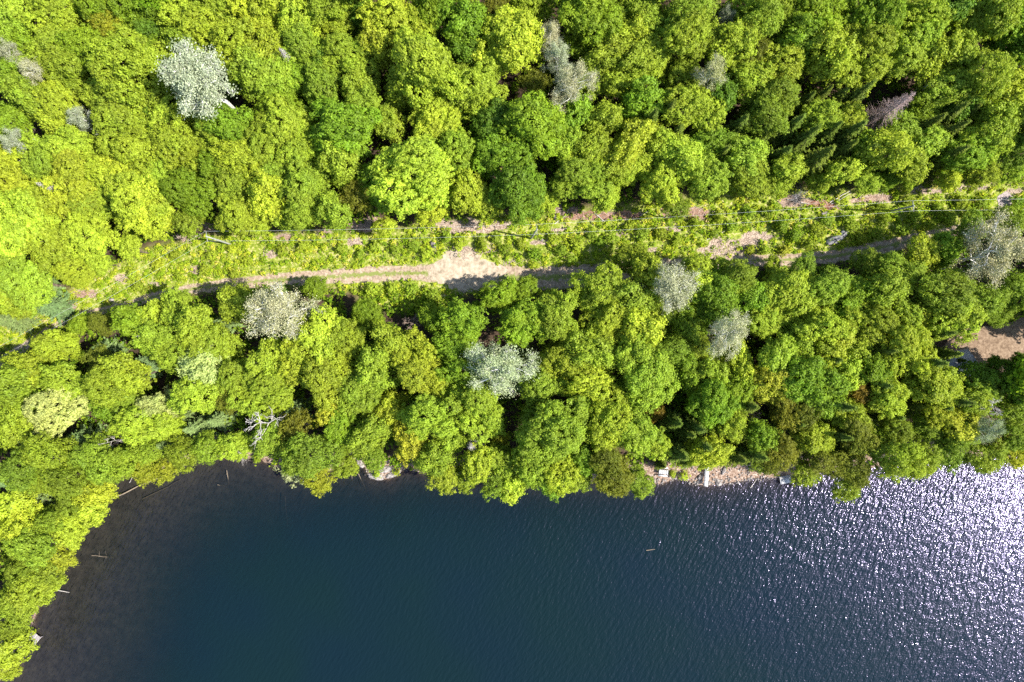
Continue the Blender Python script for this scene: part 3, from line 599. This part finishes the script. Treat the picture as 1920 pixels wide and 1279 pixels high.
def jitter(c, amt=.13):
    k = 1 + random.uniform(-amt, amt); h = random.uniform(-.09, .09); return (min(1, c[0] * k * (1 + h)), min(1, c[1] * k), min(1, c[2] * k * (1 - h)), 1)

TP = []
for rec in TREES.replace('\n', '').split(';'):
    a = rec.split(); px, py, rp, k = float(a[0]), float(a[1]), float(a[2]), a[3]; col, tex, cw, kd = PAL[k]; TP.append((px, py, rp, k))
    size = 'small ' if rp < 22 else 'big ' if rp > 42 else ''
    if tex == 'b':
        cls = 's' if rp < 26 else 'm' if rp < 38 else 'l'; tr, cr, H, R0, _ = random.choice(BROAD[cls]); nm = 'broadleaf_tree'; what = f'{size}{cw} leafy tree'; grp = 'leafy trees of the forest'
        parts = [('trunk', tr), ('crown', cr)]; zc = H - R0 * 1.1
    elif tex == 'f':
        tr, cr, H, R0, _ = random.choice(FEATH['s' if rp < 26 else 'm']); nm = 'cedar_tree'; what = f'{size}{cw} fine-leaved tree'; grp = 'fine-leaved trees of the forest'; parts = [('trunk', tr), ('crown', cr)]; zc = H - R0 * 1.1
    elif tex == 's':
        tr, br, cr, H, R0 = (BIRCH if (px, py) == (385, 160) else random.choice(SILV)); nm = 'silvery_tree'; what = f'{size}{cw} aspen'; grp = 'silvery aspens'; parts = [('trunk', tr), ('branches', br), ('crown', cr)]; zc = H * .72
    else:
        tr, cr, H, R0 = random.choice(SPRU); nm = 'spruce_tree'; what = f'{cw} spruce'; grp = 'spruces of the forest'; parts = [('trunk', tr), ('crown', cr)]; zc = H * .45
    hs = random.uniform(.92, 1.12)
    if tex == 's' and rp < 40: hs = 1.5
    if tex == 'c': hs = random.uniform(1.0, 1.5) if k == 'C' else .72
    re_ = rp * (1.2 if tex == 'b' else 1.15 if tex == 'f' else 1.22 if tex == 's' else 1.65 if k == 'C' else 1.3); od = open_dist(px, py)
    if 0 < od and tex != 's': re_ = min(re_, max(.72 * rp, od + .12 * rp))
    elif od <= 0 and tex != 's': re_ = min(re_, rp * 1.08)
    e = root_for(nm, px, py, re_, H, R0, zc, hs=hs)
    tag(e, what, 'tree', grp)
    if (px, py) in OWN: e['label'] = OWN[(px, py)]
    else: LB.add(e, px, py, what)
    cc = jitter(col)
    for pn, me in parts:
        o = link(pn, me, e)
        if pn == 'crown': o.color = cc
LB.finish()

# bare and dead trees
def place_bare(nm, px, py, rp, proto, label, grp=None, hs=1.0, zf=.7, lean=None):
    tr, br, H, R0 = proto; e = root_for(nm, px, py, rp, H, R0, H * zf, hs=hs); tag(e, label, 'tree', grp)
    if lean: e.rotation_quaternion = Quaternion(Vector((lean[1], -lean[0], 0)).normalized() * -1, lean[2]) @ e.rotation_quaternion
    link('trunk', tr, e); link('branches', br, e); return e
B1, B2, B3 = bare(301, 3, 10, M_SNAG, 2, 10, .15), bare(302, 2.4, 9, M_SNAG, 2, 8, .13), bare(303, 2.4, 8, M_BROWNTWIG, 3, 9, .12)
DG, DP, DB = dead_conifer(311, 2.2, 10, M_SNAG), dead_conifer(312, 2.6, 14, M_PINK), dead_conifer(313, 2.2, 9, M_BROWNTWIG)
GS = 'bare dead snags'
place_bare('snag', 465, 794, 46, B1, 'bone-white bare snag with forked branches over a dark gap near the cove', GS, 1.35, .95)
place_bare('snag', 536, 105, 20, DG, 'small white snag with stubby twigs among lime crowns', GS, 1.9, .85)
place_bare('snag', 87, 350, 18, DG, 'spiky grey snag beside bright yellow-green crowns', GS, 2.1, .85)
place_bare('snag', 925, 328, 12, B2, 'tiny white snag poking out of deep green crowns above the cut strip', GS, 2.8, .95)
place_bare('snag', 252, 632, 18, B2, 'white forked snag between the blue-grey spruce and the track', GS, 2.0, .95)
place_bare('snag', 76, 872, 22, B2, 'thin white snag on the soft green slope by the cove', GS, 2.0, 1.0)
place_bare('snag', 884, 838, 20, DG, 'grey snag with drooping twigs near the water', GS, 1.6, .8)
place_bare('snag', 1415, 776, 24, B3, 'grey-brown bare tangle between dark spruces above the walkway', GS, 1.1)
place_bare('snag', 772, 606, 24, B3, 'brown leafless tree in the dark gap below the sandy patch', GS, .9)
place_bare('snag', 1872, 768, 40, bare(305, 3.4, 13, M_SNAG, 3, 11, .16), 'pale tree with bare radiating branches above the glittering water', GS, 1.1, .9)
place_bare('snag', 1742, 160, 12, B2, 'small curled white snag between lime crowns upslope', GS, 2.8, .95)
place_bare('snag', 185, 832, 18, B2, 'faint thin snag among blue-grey spruces by the cove', GS, 2.0, 1.0)
place_bare('dead_conifer', 1655, 218, 34, DP, 'pinkish dead conifer tapering to a point among green crowns', None, 1.15, .5)
place_bare('dead_conifer', 1180, 200, 20, DB, 'brown dead conifer behind the rusty orange treetop', None, 1.0, .5)

# ------------------------------------------------------------------ shrubs in the cut strip and at the waterline
SHR = [broad(700 + k, 1.0, leaf=.2, H=1.7, puff=.34, nl=6, vz=.9) for k in range(4)]
SHRUBS = """640 468 9 L;676 480 8 L;704 462 10 L;742 470 9 L;778 462 10 L;800 478 8 Y;840 446 9 L;862 462 10 L;905 462 11 L;930 448 9 L;948 470 10 G;975 458 8 L;1005 478 11 G;1038 446 9 L;1052 470 10 L;
1082 458 11 L;1108 440 9 L;1124 456 9 G;1148 452 10 L;1180 428 10 L;1204 440 11 L;1240 440 10 L;1268 452 9 L;1312 464 8 G;1300 420 10 L;1345 412 11 L;1372 425 10 L;1402 400 10 L;1440 398 9 L;1462 425 12 G;
1486 442 11 G;1512 460 10 L;1530 434 11 L;1548 418 10 L;1468 470 9 Y2;1595 426 11 L;1612 448 10 L;1640 436 10 L;1655 412 9 L;1690 430 10 L;1712 408 11 L;1740 424 10 L;1752 392 9 L;1776 408 10 L;1795 380 10 L;
1812 398 10 L;1835 384 10 L;1850 402 9 Y;1905 380 10 G;1912 402 9 L;570 462 9 L;530 470 9 L;440 470 8 Y;466 490 8 L;400 482 9 L;330 480 9 L;300 500 10 Y;340 520 8 L;262 540 9 L;250 515 8 Y;385 505 8 L;
620 480 8 L;1585 412 9 L;1430 470 9 L;1405 470 8 Y;1340 440 8 L;700 545 12 L;735 540 10 L;775 545 10 L;815 555 12 L;1000 500 8 Y;1070 485 9 L;1648 392 10 L;1700 378 10 L;440 515 9 L;
1070 913 9 F;745 892 6 Y;705 890 6 Y;1285 893 7 Y;215 915 8 F;268 898 7 F;540 898 16 S2;1262 890 6 Y;478 868 9 Y;1825 868 9 F"""
LS = Labeller()
for rec in SHRUBS.replace('\n', '').split(';'):
    a = rec.split(); px, py, rp, k = float(a[0]), float(a[1]), float(a[2]), a[3]; tr, cr, H, R0, _ = random.choice(SHR)
    e = root_for('shrub', px, py, rp, H, R0, .7); col = PAL[k][0]; what = f'low {PAL[k][2]} shrub'; tag(e, what, 'shrub', 'low shrubs of the cut strip'); LS.add(e, px, py, what)
    link('stem', tr, e); o = link('foliage', cr, e); o.color = jitter(col, .15)
LS.finish()

# ------------------------------------------------------------------ ground cover, uncountable
M_COVER = leaf_material('ground_cover', trans=.3, var=.6, gloss=.03)
def tint_material(name, ramp_stops, trans=.3):
    m, t, out = new_mat(name); a = N(t, 'ShaderNodeAttribute', attribute_name='v'); c = ramp(t, a.outputs['Fac'], ramp_stops)
    df = N(t, 'ShaderNodeBsdfDiffuse'); tr = N(t, 'ShaderNodeBsdfTranslucent'); t.links.new(c, df.inputs[0]); t.links.new(c, tr.inputs[0])
    mx = N(t, 'ShaderNodeMixShader', i_0=trans); t.links.new(df.outputs[0], mx.inputs[1]); t.links.new(tr.outputs[0], mx.inputs[2]); t.links.new(mx.outputs[0], out.inputs[0]); return m
def clumps(P, rad, hgt, per, leaf, r, vbase=None, vj=.3):
    z = zmap(P); idx = np.repeat(np.arange(len(P)), per); n = len(idx); d = r.normal(size=(n, 3)); d /= np.linalg.norm(d, axis=1, keepdims=True); d[:, 2] = np.abs(d[:, 2])
    C = np.stack([P[idx, 0], P[idx, 1], z[idx]], 1) + d * np.stack([rad[idx], rad[idx], hgt[idx]], 1) * r.uniform(.5, 1, n)[:, None] + [0, 0, .06]
    V, Fq = leaf_quads(C, d + [0, 0, .7] + r.normal(size=(n, 3)) * .45, leaf * r.uniform(.5, 1.1, n), r=r)
    v = np.clip((vbase[idx] if vbase is not None else .5) + r.uniform(-vj, vj, n), 0, 1); return V, Fq, np.repeat(v, 4)
r = np.random.default_rng(21)
# leafy cover in the strip
P = np.stack([r.uniform(-105, 92, 42000), r.uniform(-10, 45, 42000)], 1); cm = np.maximum(seg_mask(P, CORR, .8), seg_mask(P, SIDE, .8)); bmk, _ = bare_mask(P); rd = seg_mask(P, ROAD, .3)
nz = .5 + .5 * np.sin(P[:, 0] * .9 + 2 * np.sin(P[:, 1] * 1.3)) * np.sin(P[:, 1] * 1.1 + 1.5 * np.sin(P[:, 0] * .6))
sandc = ground(868, 508); gravc = ground(1884, 390)
near = (np.hypot((P[:, 0] - sandc.x) / 6.3, (P[:, 1] - sandc.y) / 3.6) > 1) & (np.hypot((P[:, 0] - gravc.x) / 1.4, (P[:, 1] - gravc.y) / 3) > 1)
keep = (r.uniform(size=len(P)) < cm * (1 - .86 * bmk) * (1 - rd) * (.35 + .65 * nz)) & near & (cm > .3)
P = P[keep]; n = len(P)
P = P[r.uniform(size=n) < .62]; n = len(P)
V, Fq, v = clumps(P, r.uniform(.3, .8, n), r.uniform(.3, 1.3, n), 24, .19, r, np.clip(r.normal(.5, .2, n), 0.05, 1), .16)
o = link('undergrowth', mk_mesh('undergrowth', V, Fq, tint_material('strip_leaves', [(0, (.09, .18, .012)), (.35, (.22, .33, .018)), (.7, (.38, .44, .03)), (.92, (.56, .50, .06)), (1, (.62, .50, .2))]), dict(v=v)))
kind(o, 'stuff', 'bright green brush and saplings covering the cut strip beside the dirt track')
# short grass along the track
P = np.stack([r.uniform(-100, 92, 60000), r.uniform(-12, 40, 60000)], 1); a1 = seg_mask(P, [(x, y, h + 1.6) for x, y, h in ROAD], .8); a2 = seg_mask(P, ROAD, .25); a3 = seg_mask(P, CORR[:5], 1)
mid = seg_mask(P, [(x, y, .45) for x, y, h in ROAD], .25) * (np.sin(P[:, 0] * .5) > -.5)
near = np.hypot((P[:, 0] - sandc.x) / 6.3, (P[:, 1] - sandc.y) / 3.6) > 1
P = P[(r.uniform(size=len(P)) < np.maximum(np.maximum(a1, a3 * .8) * (1 - a2), mid * .45)) & near]; n = len(P)
V, Fq, v = clumps(P, np.full(n, .22), np.full(n, .16), 6, .09, r, r.uniform(.2, .8, n))
kind(link('grass', mk_mesh('grass', V, Fq, tint_material('short_grass', [(0, (.18, .26, .02)), (.5, (.33, .40, .03)), (1, (.52, .50, .14))]), dict(v=v))), 'stuff', 'short yellowish grass along the edges and crown of the dirt track')
# forest floor plants between the trunks
P = np.stack([r.uniform(-110, 100, 13000), r.uniform(-40, 75, 13000)], 1); ds = shore_dist(P); cm = seg_mask(P, CORR, .8); rd = seg_mask(P, ROAD, .6); cl = ground(1870, 650)
bz = seg_mask(P, wl([(1225, 893, 20), (1475, 893, 20)]), .2) + seg_mask(P, wl([(665, 870, 12), (760, 888, 14)]), .2)
P = P[(ds > .5) & (bz < .2) & (cm < .3) & (rd < .3) & (np.hypot((P[:, 0] - cl.x) / 10, (P[:, 1] - cl.y) / 4.6) > 1)]; n = len(P)
V, Fq, v = clumps(P, r.uniform(.5, 1.3, n), r.uniform(.4, 4.5, n), 18, .33, r, r.uniform(.1, .9, n))
kind(link('forest_undergrowth', mk_mesh('forest_undergrowth', V, Fq, tint_material('floor_plants', [(0, (.06, .12, .01)), (.6, (.14, .23, .015)), (1, (.27, .33, .03))]), dict(v=v))), 'stuff', 'dark leafy undergrowth on the forest floor below the crowns')
# broken sticks in the bare patches
segs = []
for c, rx, ry, tn in BW:
    for _ in range(int(12 + rx * ry * 9)):
        a = r.uniform(0, 6.283); q = math.sqrt(r.uniform(0, 1)); x = c.x + math.cos(a) * rx * q; y = c.y + math.sin(a) * ry * q; L = r.uniform(.25, 1.5); b = r.normal(.35, .7); z = gz(x, y)
        segs.append(((x, y, z + .05), (x + math.cos(b) * L, y + math.sin(b) * L, z + r.uniform(.05, .35)), .035 * r.uniform(.5, 1.3), .015))
kind(link('brush_debris', mk_mesh('brush_debris', *tubes(segs, 4), bark_material('cut_sticks', (.24, .17, .13), (.58, .48, .40), .8))), 'stuff', 'pinkish cut sticks and dry slash scattered over the bare patches')
# pebbles and driftwood bits on the shore
segs = []; V = []; F = []
ico = np.array([[1, 0, 0], [-1, 0, 0], [0, 1, 0], [0, -1, 0], [0, 0, 1], [0, 0, -1]], float); icf = np.array([[0, 2, 4], [2, 1, 4], [1, 3, 4], [3, 0, 4], [2, 0, 5], [1, 2, 5], [3, 1, 5], [0, 3, 5]])
for (x0, x1, y0, y1, nn) in [(1225, 1475, 872, 908, 260), (668, 765, 876, 899, 90), (1500, 1650, 885, 892, 90), (1225, 1475, 897, 910, 260)]:
    for _ in range(nn):
        p = at(r.uniform(x0, x1), r.uniform(y0, y1), .3); d = shore_dist([[p.x, p.y]])[0]
        if not -.5 < d < 4: continue
        s = r.uniform(.06, .24); V.append(ico * s * r.uniform(.6, 1.3, 3) + r.normal(size=(6, 3)) * s * .15 + [p.x, p.y, gz(p.x, p.y) + s * .3]); F.append(icf + 6 * (len(V) - 1))
kind(link('shore_gravel', mk_mesh('shore_gravel', np.vstack(V), np.vstack(F), M_ROCK)), 'stuff', 'pale stones littering the narrow beach')

# ------------------------------------------------------------------ forest beyond the edges of the photograph (one mass)
pool = [x[4] for x in BROAD['s']] + [FEATH['s'][0][4]]; V = []; F = []; vv = []; off = 0; r = np.random.default_rng(5)
for _ in range(400):
    x, y = r.uniform(-135, 128), r.uniform(-40, 100); p = Vector((x, y, 10)); d = shore_dist([[x, y]])[0]
    v_ = p - Vector((0, 0, CAM_H)); dz = v_.dot(fwd); u = 960 + v_.dot(right) / dz * FPX; w_ = 640 - v_.dot(upv) / dz * FPX
    cm = seg_mask(np.array([[x, y]]), [(a, b, c + 3) for a, b, c in CORR] + [(CORR[-1][0] + 60, CORR[-1][1] + 5, 6)], .8)[0]
    if d < 3 or cm > .2 or (-20 < u < 1940 and w_ > -15): continue
    lv, lf, la = pool[int(r.integers(0, len(pool)))]; s = r.uniform(1.5, 2.2); a = r.uniform(0, 6.28); ca, sa = math.cos(a) * s, math.sin(a) * s
    V.append(np.stack([lv[:, 0] * ca - lv[:, 1] * sa + x, lv[:, 0] * sa + lv[:, 1] * ca + y, lv[:, 2] * s * .85 + gz(x, y)], 1)); F.append(lf + off); vv.append(la * .7 + r.uniform(0, .3)); off += len(lv)
o = link('distant_forest', mk_mesh('distant_forest', np.vstack(V), np.vstack(F), tint_material('far_leaves', [(0, (.05, .12, .01)), (.5, (.15, .26, .014)), (1, (.33, .38, .02))]), dict(v=np.concatenate(vv))))
kind(o, 'stuff', 'green forest continuing past the edges of the view')

# ------------------------------------------------------------------ power line
def pole(bx, by, tx, ty, label, arm):
    b = ground(bx, by); Hh = 9.0; top = at(tx, ty, b.z + Hh); ax = top - b; e = bpy.data.objects.new('power_pole', None); COL.objects.link(e); e.location = b; tag(e, label, 'utility pole', 'poles carrying the wires')
    ax = Vector(ax); V, F = tubes([((0, 0, -.5), tuple(ax), .17, .12)], 10); n = len(V); V = np.vstack([V, [tuple(ax + Vector((0, 0, .04)))]]); cap = np.array([[10 + i, 10 + (i + 1) % 10, n] for i in range(10)])
    link('pole', mk_mesh('pole', V, [F, cap], M_POLE, smooth=False), e)
    V, F = boxes([((0, 0, 0), (1.8, .09, .11), 0)]); c = link('crossarm', mk_mesh('crossarm', V, F, M_POLE), e); c.location = ax * .965; c.rotation_euler = (0, 0, arm)
    for s in (-.82, .82):
        V, F = tubes([((0, 0, 0), (0, 0, .12), .05, .09), ((0, 0, .12), (0, 0, .24), .09, .045)], 8); i = link('insulator', mk_mesh('insulator', V, F, M_INSUL), c); i.location = (s, 0, .075)
    return b + ax * .965, arm
P1 = pole(433, 458, 386, 443, 'weathered pole leaning across the brush, casting a thin shadow near the strip end', R_(100))
P2 = pole(995, 447, 1007, 430, 'pole seen nearly end-on above the sandy patch, its thin shadow beside it', R_(92))
P3 = pole(1666, 396, 1714, 386, 'grey pole half hidden in brush beyond the long boulder', R_(94))
P0 = (at(-190, 760, 8.5), R_(120)); P4 = (at(2250, 372, 9.5), R_(92))
def wire(A, B, side, sag, label):
    pts = []
    a = A[0] + Vector((math.cos(A[1]), math.sin(A[1]), 0)) * side + Vector((0, 0, .3)); b = B[0] + Vector((math.cos(B[1]), math.sin(B[1]), 0)) * side + Vector((0, 0, .3))
    for k in range(25): u = k / 24; q = a.lerp(b, u); q.z -= sag * 4 * u * (1 - u); pts.append(q)
    o = link('power_wire', mk_mesh('power_wire', *tubes([(tuple(p), tuple(q), .008, .008) for p, q in zip(pts[:-1], pts[1:])], 5), M_WIRE)); tag(o, label, 'wire', 'wires strung along the strip')
for (A_, B_, nm) in ((P0, P1, 'crossing the track at its shaded end by the blue-grey trees'), (P1, P2, 'from the leaning pole to the pole above the sandy patch'), (P2, P3, 'over the brush towards the pole beyond the long boulder'), (P3, P4, 'over the grey gravel spur')):
    wire(A_, B_, .82, 1.0, 'thin bright wire ' + nm + ', forest side'); wire(A_, B_, -.82, 1.15, 'thin bright wire ' + nm + ', lake side')

# ------------------------------------------------------------------ rocks and boulders
def rock(px, py, L, W, Hh, rot, mat, label, seed, name='boulder', grp=None):
    r = np.random.default_rng(seed); n, mm = 18, 9; V = []
    for j in range(mm):
        ph = math.pi * j / (mm - 1) - math.pi / 2
        for i in range(n):
            th = 2 * math.pi * i / n; k = 1 + .16 * math.sin(2 * th + seed) + .1 * math.sin(5 * th + 2 * ph * seed) + .07 * math.sin(9 * th + 4 * ph) + r.normal() * .035
            V.append([math.cos(th) * math.cos(ph) ** .6 * L * k, math.sin(th) * math.cos(ph) ** .6 * W * k, math.sin(ph) * Hh * (1 + .2 * math.sin(3 * th + seed))])
    V = np.array(V); i = np.arange(n); F = np.vstack([np.stack([j * n + i, j * n + (i + 1) % n, (j + 1) * n + (i + 1) % n, (j + 1) * n + i], 1) for j in range(mm - 1)])
    g_ = ground(px, py); o = link(name, mk_mesh(name, V, F, mat)); o.location = (g_.x, g_.y, g_.z + Hh * .25); o.rotation_euler = (0, 0, R_(rot)); tag(o, label, 'rock', grp); return o
rock(1563, 451, 1.5, .75, .7, 28, M_GREYROCK, 'long grey boulder slanting in the brush above the track', 3)
rock(1581, 438, 1.0, .55, .5, 55, M_GREYROCK, 'smaller grey rock touching the upper end of the long boulder', 4)
rock(813, 459, .8, .4, .4, 120, M_ROCK, 'pale pointed rock beside the sandy patch', 5)
rock(210, 562, .5, .42, .35, 10, M_ROCK, 'small whitish rock just above the shaded track', 6)
rock(1549, 401, .9, .5, .35, 0, M_ROCK, 'whitish rock under the wires next to the reddish slash', 7)
rock(1576, 402, .6, .25, .25, 10, M_ROCK, 'flat pale rock under the wires, second from the reddish slash', 8)
rock(1041, 408, .55, .35, .35, -40, M_ROCK, 'pale rock at the forest edge where the reddish slash begins', 9)
rock(1016, 450, .35, .28, .3, 10, M_ROCK, 'little white rock just past the end-on pole', 10)
rock(1426, 452, .5, .25, .3, 35, M_ROCK, 'white rock among pale slash in mid strip', 11)
rock(1313, 894, .55, .4, .3, 20, M_ROCK, 'white rock beside the plank walkway', 12)
rock(1308, 905, .4, .3, .25, 60, M_ROCK, 'small white rock at the waterline beside the plank walkway', 13)
rock(1347, 905, .45, .7, .3, 10, M_ROCK, 'pale ledge at the waterline past the plank walkway', 14)
rock(1358, 880, .9, .35, .3, 70, M_ROCK, 'pale streaked slab on the beach between walkway and slatted dock', 15)
rock(676, 869, .9, .5, .3, -35, M_ROCK, 'white slab at the upper tip of the shore rocks', 16)
rock(705, 893, 1.7, .55, .25, -8, M_ROCK, 'long pale ledge along the waterline of the shore rocks', 17)
rock(738, 888, 1.6, .5, .25, 22, M_ROCK, 'curved pale ledge at the far end of the shore rocks', 18)
rock(722, 880, 1.4, .6, .3, 5, M_ROCK, 'mottled rock behind the long pale ledge', 19)

# logs: dry ones in the strip, drowned ones in the cove
def log(p0, p1, r0, label, mat=M_SNAG, name='fallen_log', cat='log', z0=None, z1=None, twigs=0, seed=0, grp=None):
    r = np.random.default_rng(seed + 50)
    a = ground(*p0) if z0 is None else at(*p0, z0); b = ground(*p1) if z1 is None else at(*p1, z1)
    if z0 is None: a.z += r0 + .05; b.z += r0 + .25
    s, pts = limb_path(tuple(a), tuple(b), r0, r0 * .55, r, 6, .008); L = (b - a).length
    for k in range(twigs):
        q = pts[int(r.integers(1, 6))]; e = q + np.array([*(r.normal(size=2) * L * .14), abs(r.normal()) * .15 * (1 if z0 is None else .2)]); s.append((q, e, r0 * .4, r0 * .15))
    o = link(name, mk_mesh(name, *tubes(s, 7), mat, smooth=True)); tag(o, label, cat, grp)
log((1115, 400), (1134, 417), .09, 'pale fallen trunk lying across the reddish slash', twigs=3, seed=1)
log((1040, 420), (1072, 396), .08, 'pale branch at the forest edge where the reddish slash begins', twigs=2, seed=2)
log((1200, 405), (1218, 395), .07, 'thin pale branch at the end of the long reddish slash', twigs=2, seed=3)
log((1555, 380), (1592, 359), .10, 'straight pale log pointing into the forest from the reddish slash', seed=4)
log((1558, 383), (1594, 363), .07, 'thinner pale log lying parallel to the straight log by the reddish slash', seed=5)
log((1610, 371), (1628, 369), .06, 'short pale stick at the forest edge past the straight log', seed=6)
log((1475, 374), (1518, 384), .08, 'pale branch across the grey brush pile', twigs=4, seed=7)
log((1325, 450), (1362, 432), .06, 'thin pale pole lying in the slash of mid strip', seed=8)
log((303, 427), (320, 440), .07, 'pale stick at the forest edge above the leaning pole shadow', seed=9)
log((186, 945), (330, 882), .13, 'long straight drowned log running out from the cove shore', M_SUNK, 'sunken_log', z0=.03, z1=-.12, seed=10)
log((268, 935), (338, 900), .08, 'fainter drowned log lying parallel beyond the long one', M_SUNK, 'sunken_log', z0=-.25, z1=-.2, seed=11)
log((96, 1104), (131, 1111), .09, 'pale log poking from the bank into the water above the square dock', M_SNAG, z0=.35, z1=-.05, seed=12)
log((172, 1042), (214, 1046), .05, 'twiggy drowned branch off the cove bank', M_SUNK, 'sunken_log', z0=.04, z1=-.12, twigs=6, seed=13)
log((425, 882), (430, 908), .06, 'crooked drowned branch below the grey shore bush', M_SUNK, 'sunken_log', z0=.03, z1=-.05, twigs=3, seed=14)
log((408, 909), (426, 913), .05, 'short drowned stick beside the crooked drowned branch', M_SUNK, 'sunken_log', z0=-.03, z1=-.08, seed=15)
log((656, 872), (661, 902), .06, 'thin stick standing into the water by the shore rocks', M_SUNK, 'sunken_log', z0=.2, z1=-.1, seed=16)
log((672, 888), (686, 918), .06, 'drowned branch curving away from the shore rocks', M_SUNK, 'sunken_log', z0=.02, z1=-.2, seed=17)
log((534, 930), (539, 990), .07, 'upright drowned log far below the grey shore bush', M_SUNK, 'sunken_log', z0=-.1, z1=-.3, seed=18)
log((575, 925), (562, 955), .05, 'slanting drowned stick off the mustard-tinged shore tree', M_SUNK, 'sunken_log', z0=-.1, z1=-.3, seed=19)
log((1407, 915), (1420, 897), .07, 'branching driftwood stick lying in the water between walkway and slatted dock', M_SNAG, z0=.02, z1=.25, twigs=4, seed=20)
log((885, 960), (888, 915), .05, 'faint drowned pole below the grey snag', M_SUNK, 'sunken_log', z0=-.25, z1=-.1, seed=21)
log((1212, 1032), (1228, 1030), .07, 'short brown floating stick on open water', M_SUNK, 'floating_stick', z0=.0, z1=.04, seed=22)
log((282, 881), (276, 900), .05, 'bleached stick leaning off the bank above the long drowned log', M_SNAG, z0=.8, z1=.05, twigs=2, seed=23)
log((243, 905), (248, 895), .05, 'short bleached stick at the bank near the long drowned log', M_SNAG, z0=.1, z1=.7, twigs=2, seed=24)
log((220, 888), (262, 884), .07, 'bleached log on the bank behind the long drowned log', M_SNAG, z0=1.0, z1=1.1, twigs=3, seed=25)

# leafless grey bushes on the waterline
def twig_bush(px, py, rp, label, mat, seed):
    r = np.random.default_rng(seed); segs = []
    for _ in range(70):
        a = r.uniform(0, 6.283); e = np.array([math.cos(a), math.sin(a), r.uniform(.3, 1.2)]); e /= np.linalg.norm(e); s, pts = limb_path((0, 0, 0), e * r.uniform(.7, 1.1), .02, .008, r, 3, .06); segs += s
        for _ in range(3): q = pts[int(r.integers(1, 4))]; segs.append((q, q + e * .25 + r.normal(size=3) * .12, .008, .004))
    V, F = tubes(segs, 3); e = root_for('bare_bush', px, py, rp, 1.0, 1.0, .5); tag(e, label, 'bush', 'leafless bushes'); link('twigs', mk_mesh('twigs', V, F, mat), e)
twig_bush(540, 899, 17, 'pale grey leafless bush leaning over the water below soft green trees', M_SNAG, 71)
twig_bush(445, 868, 18, 'pinkish-white leafless bush at the water edge past the cove', M_SNAG, 72)
twig_bush(1497, 371, 20, 'grey leafless brush pile beside the reddish slash', M_GREYROCK, 73)
twig_bush(1605, 893, 22, 'grey leafless bush at the water edge above the lone green shrub', M_SNAG, 74)
twig_bush(58, 1008, 12, 'small grey leafless bush among yellow-green crowns above the cove', M_SNAG, 75)

# ------------------------------------------------------------------ docks, walkway, bench, cabin
def dock(px, py, z, L, W, rot, mat, label, n, cat='dock', name='dock', gap=.03, leg=.9, along=False):
    p = at(px, py, z); e = bpy.data.objects.new(name, None); COL.objects.link(e); e.location = p; e.rotation_euler = (0, 0, R_(rot)); tag(e, label, cat)
    st = L / n; V, F = boxes([((-L / 2 + st * (i + .5), random.uniform(-.02, .02), random.uniform(-.004, .004)), (st - gap, W, .05), 0) for i in range(n)]); link('deck', mk_mesh('deck', V, F, mat), e)
    V, F = boxes([((0, s * W * .36, -.0985), (L * .97, .12, .14), 0) for s in (-1, 1)]); link('frame', mk_mesh('frame', V, F, M_PLANK), e)
    for sx in (-.45, .45):
        for sy in (-.45, .45): V, F = tubes([((0, 0, -leg), (0, 0, -.03), .07, .07)], 8); o = link('post', mk_mesh('post', V, F, M_PLANK), e); o.location = (sx * L, sy * W, 0)
    return e
d_ = dock(60.5, 1197, .5, 2.3, 2.1, -38, M_PLANK, 'square grey dock of weathered planks against the cove bank', 12)
V, F = boxes([((0, 0, .045), (.12, 2.14, .035), 0)]); o = link('joint_board', mk_mesh('joint_board', V, F, M_SNAG), d_); o.location = (.25, 0, 0)
dock(1473, 899, .5, 2.0, 1.35, 10, M_WPLANK, 'white slatted dock at the water edge below mustard-tinged trees', 9, gap=.07)
dock(1325, 889, 1.25, 4.2, .72, 85, M_WPLANK, 'narrow plank walkway running down the beach to the water', 22, 'walkway', 'walkway', .03, .6)
e = dock(1244, 885, 1.35, 1.6, .75, -6, M_WPLANK, 'white plank picnic table on the beach near the walkway', 5, 'table', 'picnic_table', .05, .7)
for s in (-1, 1): V, F = boxes([((0, 0, 0), (1.6, .25, .05), 0)]); o = link('bench_seat', mk_mesh('bench_seat', V, F, M_WPLANK), e); o.location = (0, s * .68, -.3)
# cabin tucked under the spruces
g_ = ground(1768, 684); e = bpy.data.objects.new('cabin', None); COL.objects.link(e); e.location = g_; e.rotation_euler = (0, 0, R_(8)); tag(e, 'grey-roofed cabin almost hidden under spruces beside the brown dirt clearing', 'cabin')
V, F = boxes([((0, 0, 1.2), (5.2, 3.4, 2.6), 0)]); link('wall', mk_mesh('wall', V, F, M_WALL), e)
rv = np.array([[-3, -2.2, 2.3], [3, -2.2, 2.3], [3.3, 0, 3.7], [-3.3, 0, 3.7], [3, 2.2, 2.3], [-3, 2.2, 2.3]]); rv = np.vstack([rv + [0, 0, .12], rv]); rf = np.array([[0, 1, 2, 3], [3, 2, 4, 5], [7, 6, 9, 8], [8, 9, 11, 10], [0, 6, 7, 1], [5, 4, 10, 11], [1, 7, 8, 2], [2, 8, 10, 4], [3, 9, 6, 0], [5, 11, 9, 3]])
rfo = link('roof', mk_mesh('roof', rv, rf, M_METAL), e)
V, F = tubes([((3.06, -2.2, 2.42), (3.36, 0, 3.84), .05, .05), ((3.36, 0, 3.84), (3.06, 2.2, 2.42), .05, .05)], 5); link('bargeboard', mk_mesh('bargeboard', V, F, M_WPLANK), rfo)
V, F = boxes([((2.615, .6, 1.15), (.05, .9, 2.0), 0)]); link('door', mk_mesh('door', V, F, M_PLANK), e)
V, F = boxes([((2.615, -.8, 1.5), (.05, .8, .7), 0)]); link('window', mk_mesh('window', V, F, M_INSUL), e)
